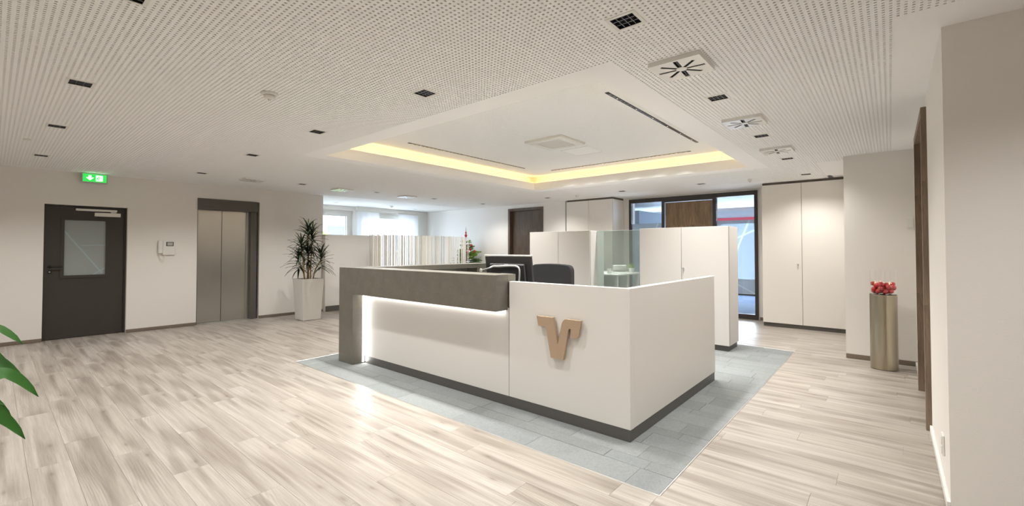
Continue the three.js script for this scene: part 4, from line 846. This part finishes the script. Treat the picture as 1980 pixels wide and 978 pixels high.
  const spots = [[0.26, 1.56, 0.02, 'topmost red ball on the fir tree'], [0.25, 1.43, 0.05, 'red ball under the topmost one on the fir tree'], [0.36, 1.38, -0.02, 'red ball farthest out on the fir tree branches'], [0.15, 1.36, 0.08, 'red ball close to the trunk on the fir tree'], [0.08, 1.13, 0.14, 'lowest red ball on the fir tree next to the slats'], [0.02, 1.31, 0.16, 'red ball hanging just behind the end slats']];
  const geo = fin2(new THREE.SphereGeometry(0.036, 24, 16));
  for (const [x, y, z, l] of spots) { const b = thing('bauble', l, 'ball', [T[0] + x, y, T[2] + z], 0, 'red balls on the fir tree'); mesh('ball', geo, M.red_gloss, b); mesh('cap', lathe([[0, 0.032], [0.01, 0.032], [0.01, 0.043], [0, 0.046]], 12), M.gold_cap, b); mesh('hook', tube([[0, 0.044, 0], [0.004, 0.06, 0], [0, 0.075, 0]], 0.0012, 8, 5), M.gold_cap, b); }
  const dots = []; for (let i = 0; i < 46; i++) { const a = rnd() * 6.283, y = rr(0.6, 1.6), q = (0.4 - (y - 0.6) * 0.26) * rr(0.5, 0.85) * (Math.cos(a) > 0.2 && Math.sin(a) > -0.3 ? 0.45 : 0.9); dots.push(fin2(new THREE.SphereGeometry(0.007, 8, 6)).translate(Math.cos(a) * q, y, Math.sin(a) * q)); }
  const f = tag(mesh('fairy_light', dots, M.fairy, scene), 'tiny white fairy lights wound through the fir tree', 'fairy lights'); f.position.set(...T); f.userData.kind = 'stuff';
}
{ // leaf tips of a pot plant at the picture edge
  const O = [-2.75, 0, 0.445];
  const p = thing('potted_monstera', 'green split-leaf pot plant reaching in at the edge, opposite the dark door', 'plant', O);
  mesh('pot', lathe([[0, 0.003], [0.15, 0.003], [0.16, 0.01], [0.19, 0.36], [0.175, 0.36], [0.165, 0.3], [0, 0.3]], 40), M.white_plastic, p);
  mesh('soil', lathe([[0, 0.31], [0.166, 0.3]].reverse(), 24), M.soil, p);
  function leaf(base, dir, up, L, W, droop) {     // blade with finger lobes along a drooping midrib
    const D = new THREE.Vector3(...dir).normalize(), U = new THREE.Vector3(...up).normalize(), S = new THREE.Vector3().crossVectors(D, U).normalize(); U.crossVectors(S, D).normalize();
    const at = (t, s, dip) => new THREE.Vector3(...base).addScaledVector(D, L * t).addScaledVector(S, s).addScaledVector(new THREE.Vector3(0, -1, 0), droop * t * t * L + dip);
    const pos = [], idx = []; const quadStrip = (rows) => { const o = pos.length / 3; rows.forEach((r) => r.forEach((v) => pos.push(v.x, v.y, v.z))); const w = rows[0].length; for (let i = 1; i < rows.length; i++) for (let j = 1; j < w; j++) { const a = o + (i - 1) * w + j - 1; idx.push(a, a + w, a + 1, a + 1, a + w, a + w + 1); } };
    const rows = []; for (let i = 0; i <= 16; i++) { const t = i / 16, w = W * 0.34 * Math.sin(Math.PI * Math.min(1, 0.16 + t * 0.86)); rows.push([at(t, -w, 0.03 * w / W), at(t, -w * 0.5, -0.004), at(t, 0, 0.006), at(t, w * 0.5, -0.004), at(t, w, 0.03 * w / W)]); }
    quadStrip(rows);
    for (const q of [-1, 1]) for (let k = 0; k < 7; k++) {
      const t0 = 0.05 + k * 0.13, len = W * (1 - 0.45 * Math.abs(t0 - 0.35)), rw = []; const b0 = W * 0.3 * Math.sin(Math.PI * Math.min(1, 0.16 + t0 * 0.86)) * 0.8;
      const mid = (u) => { const s = b0 + (len - b0) * u * (1 - 0.12 * u * u); return at(t0 + 0.05 * u + 0.22 * u * u * u, q * s, W * (0.06 * u * u + 0.3 * u * u * u)); };
      for (let i = 0; i <= 12; i++) {
        const u = i / 12, c = mid(u), T = mid(u + 0.02).sub(mid(u - 0.02)).normalize(), P = new THREE.Vector3().crossVectors(T, U).normalize(), wd = 0.023 * L / 0.4 * (0.75 + 0.5 * Math.sin(Math.PI * Math.min(1, u * 0.95))) * Math.sqrt(Math.max(0, 1 - Math.pow(u, 5))) + 0.0006;
        rw.push([c.clone().addScaledVector(P, -wd).addScaledVector(U, 0.004), c.clone(), c.clone().addScaledVector(P, wd).addScaledVector(U, 0.004)]);
      }
      quadStrip(rw);
    }
    const g = new THREE.BufferGeometry(); g.setAttribute('position', new THREE.Float32BufferAttribute(pos, 3)); g.setIndex(idx); g.computeVertexNormals(); return g;
  }
  const leaves = [[[0.0, 1.2, -0.12], [0.15, -0.1, -1], [0.75, 1, 0], 0.36, 0.25, 0.3], [[0.02, 1.12, -0.14], [0.1, -0.4, -1], [0.8, 0.8, 0], 0.38, 0.27, 0.4], [[0.04, 1.02, -0.13], [0.05, -0.55, -1], [0.85, 0.6, 0], 0.36, 0.25, 0.5], [[-0.15, 1.15, 0.1], [-1, 0.1, 0.3], [0, 1, 0], 0.4, 0.26, 0.4], [[0.1, 1.05, 0.15], [0.8, 0.1, 0.7], [0, 1, 0], 0.4, 0.26, 0.4]];
  leaves.forEach((l) => { mesh('leaf', leaf(...l), M.monstera_leaf, p); mesh('stem', tube([[rr(-0.05, 0.05), 0.29, rr(-0.05, 0.05)], [l[0][0] * 0.4, 0.7, l[0][2] * 0.3], l[0]], 0.007, 20, 7), M.fir, p); });
}
{ // socket and switch
  const s = thing('wall_socket', 'white double wall socket low beside the oak door frame', 'socket', [0.235, 0.26, -3.79]);
  mesh('plate', bx(-0.012, 0, -0.06, 0.06, -0.045, 0.045, 0.003), M.white_plastic, s);
  mesh('insert', [bx(-0.016, -0.011, -0.052, -0.004, -0.034, 0.034, 0.002), bx(-0.016, -0.011, 0.004, 0.052, -0.034, 0.034, 0.002)], M.white_plastic, s);
  const w = thing('wall_switch', 'small white wall switch plate on the wall pier above the pedestal', 'switch', [0.185, 1.78, -7.43]);
  mesh('plate', bx(-0.035, 0.035, -0.07, 0.07, 0, 0.01, 0.002), M.white_plastic, w);
  mesh('rocker', bx(-0.027, 0.027, -0.06, 0.06, 0.009, 0.014, 0.002), M.white_plastic, w);
}

scene.traverse((o) => { if (o.userData.count) delete o.userData.count; });
renderer.render(scene, camera);
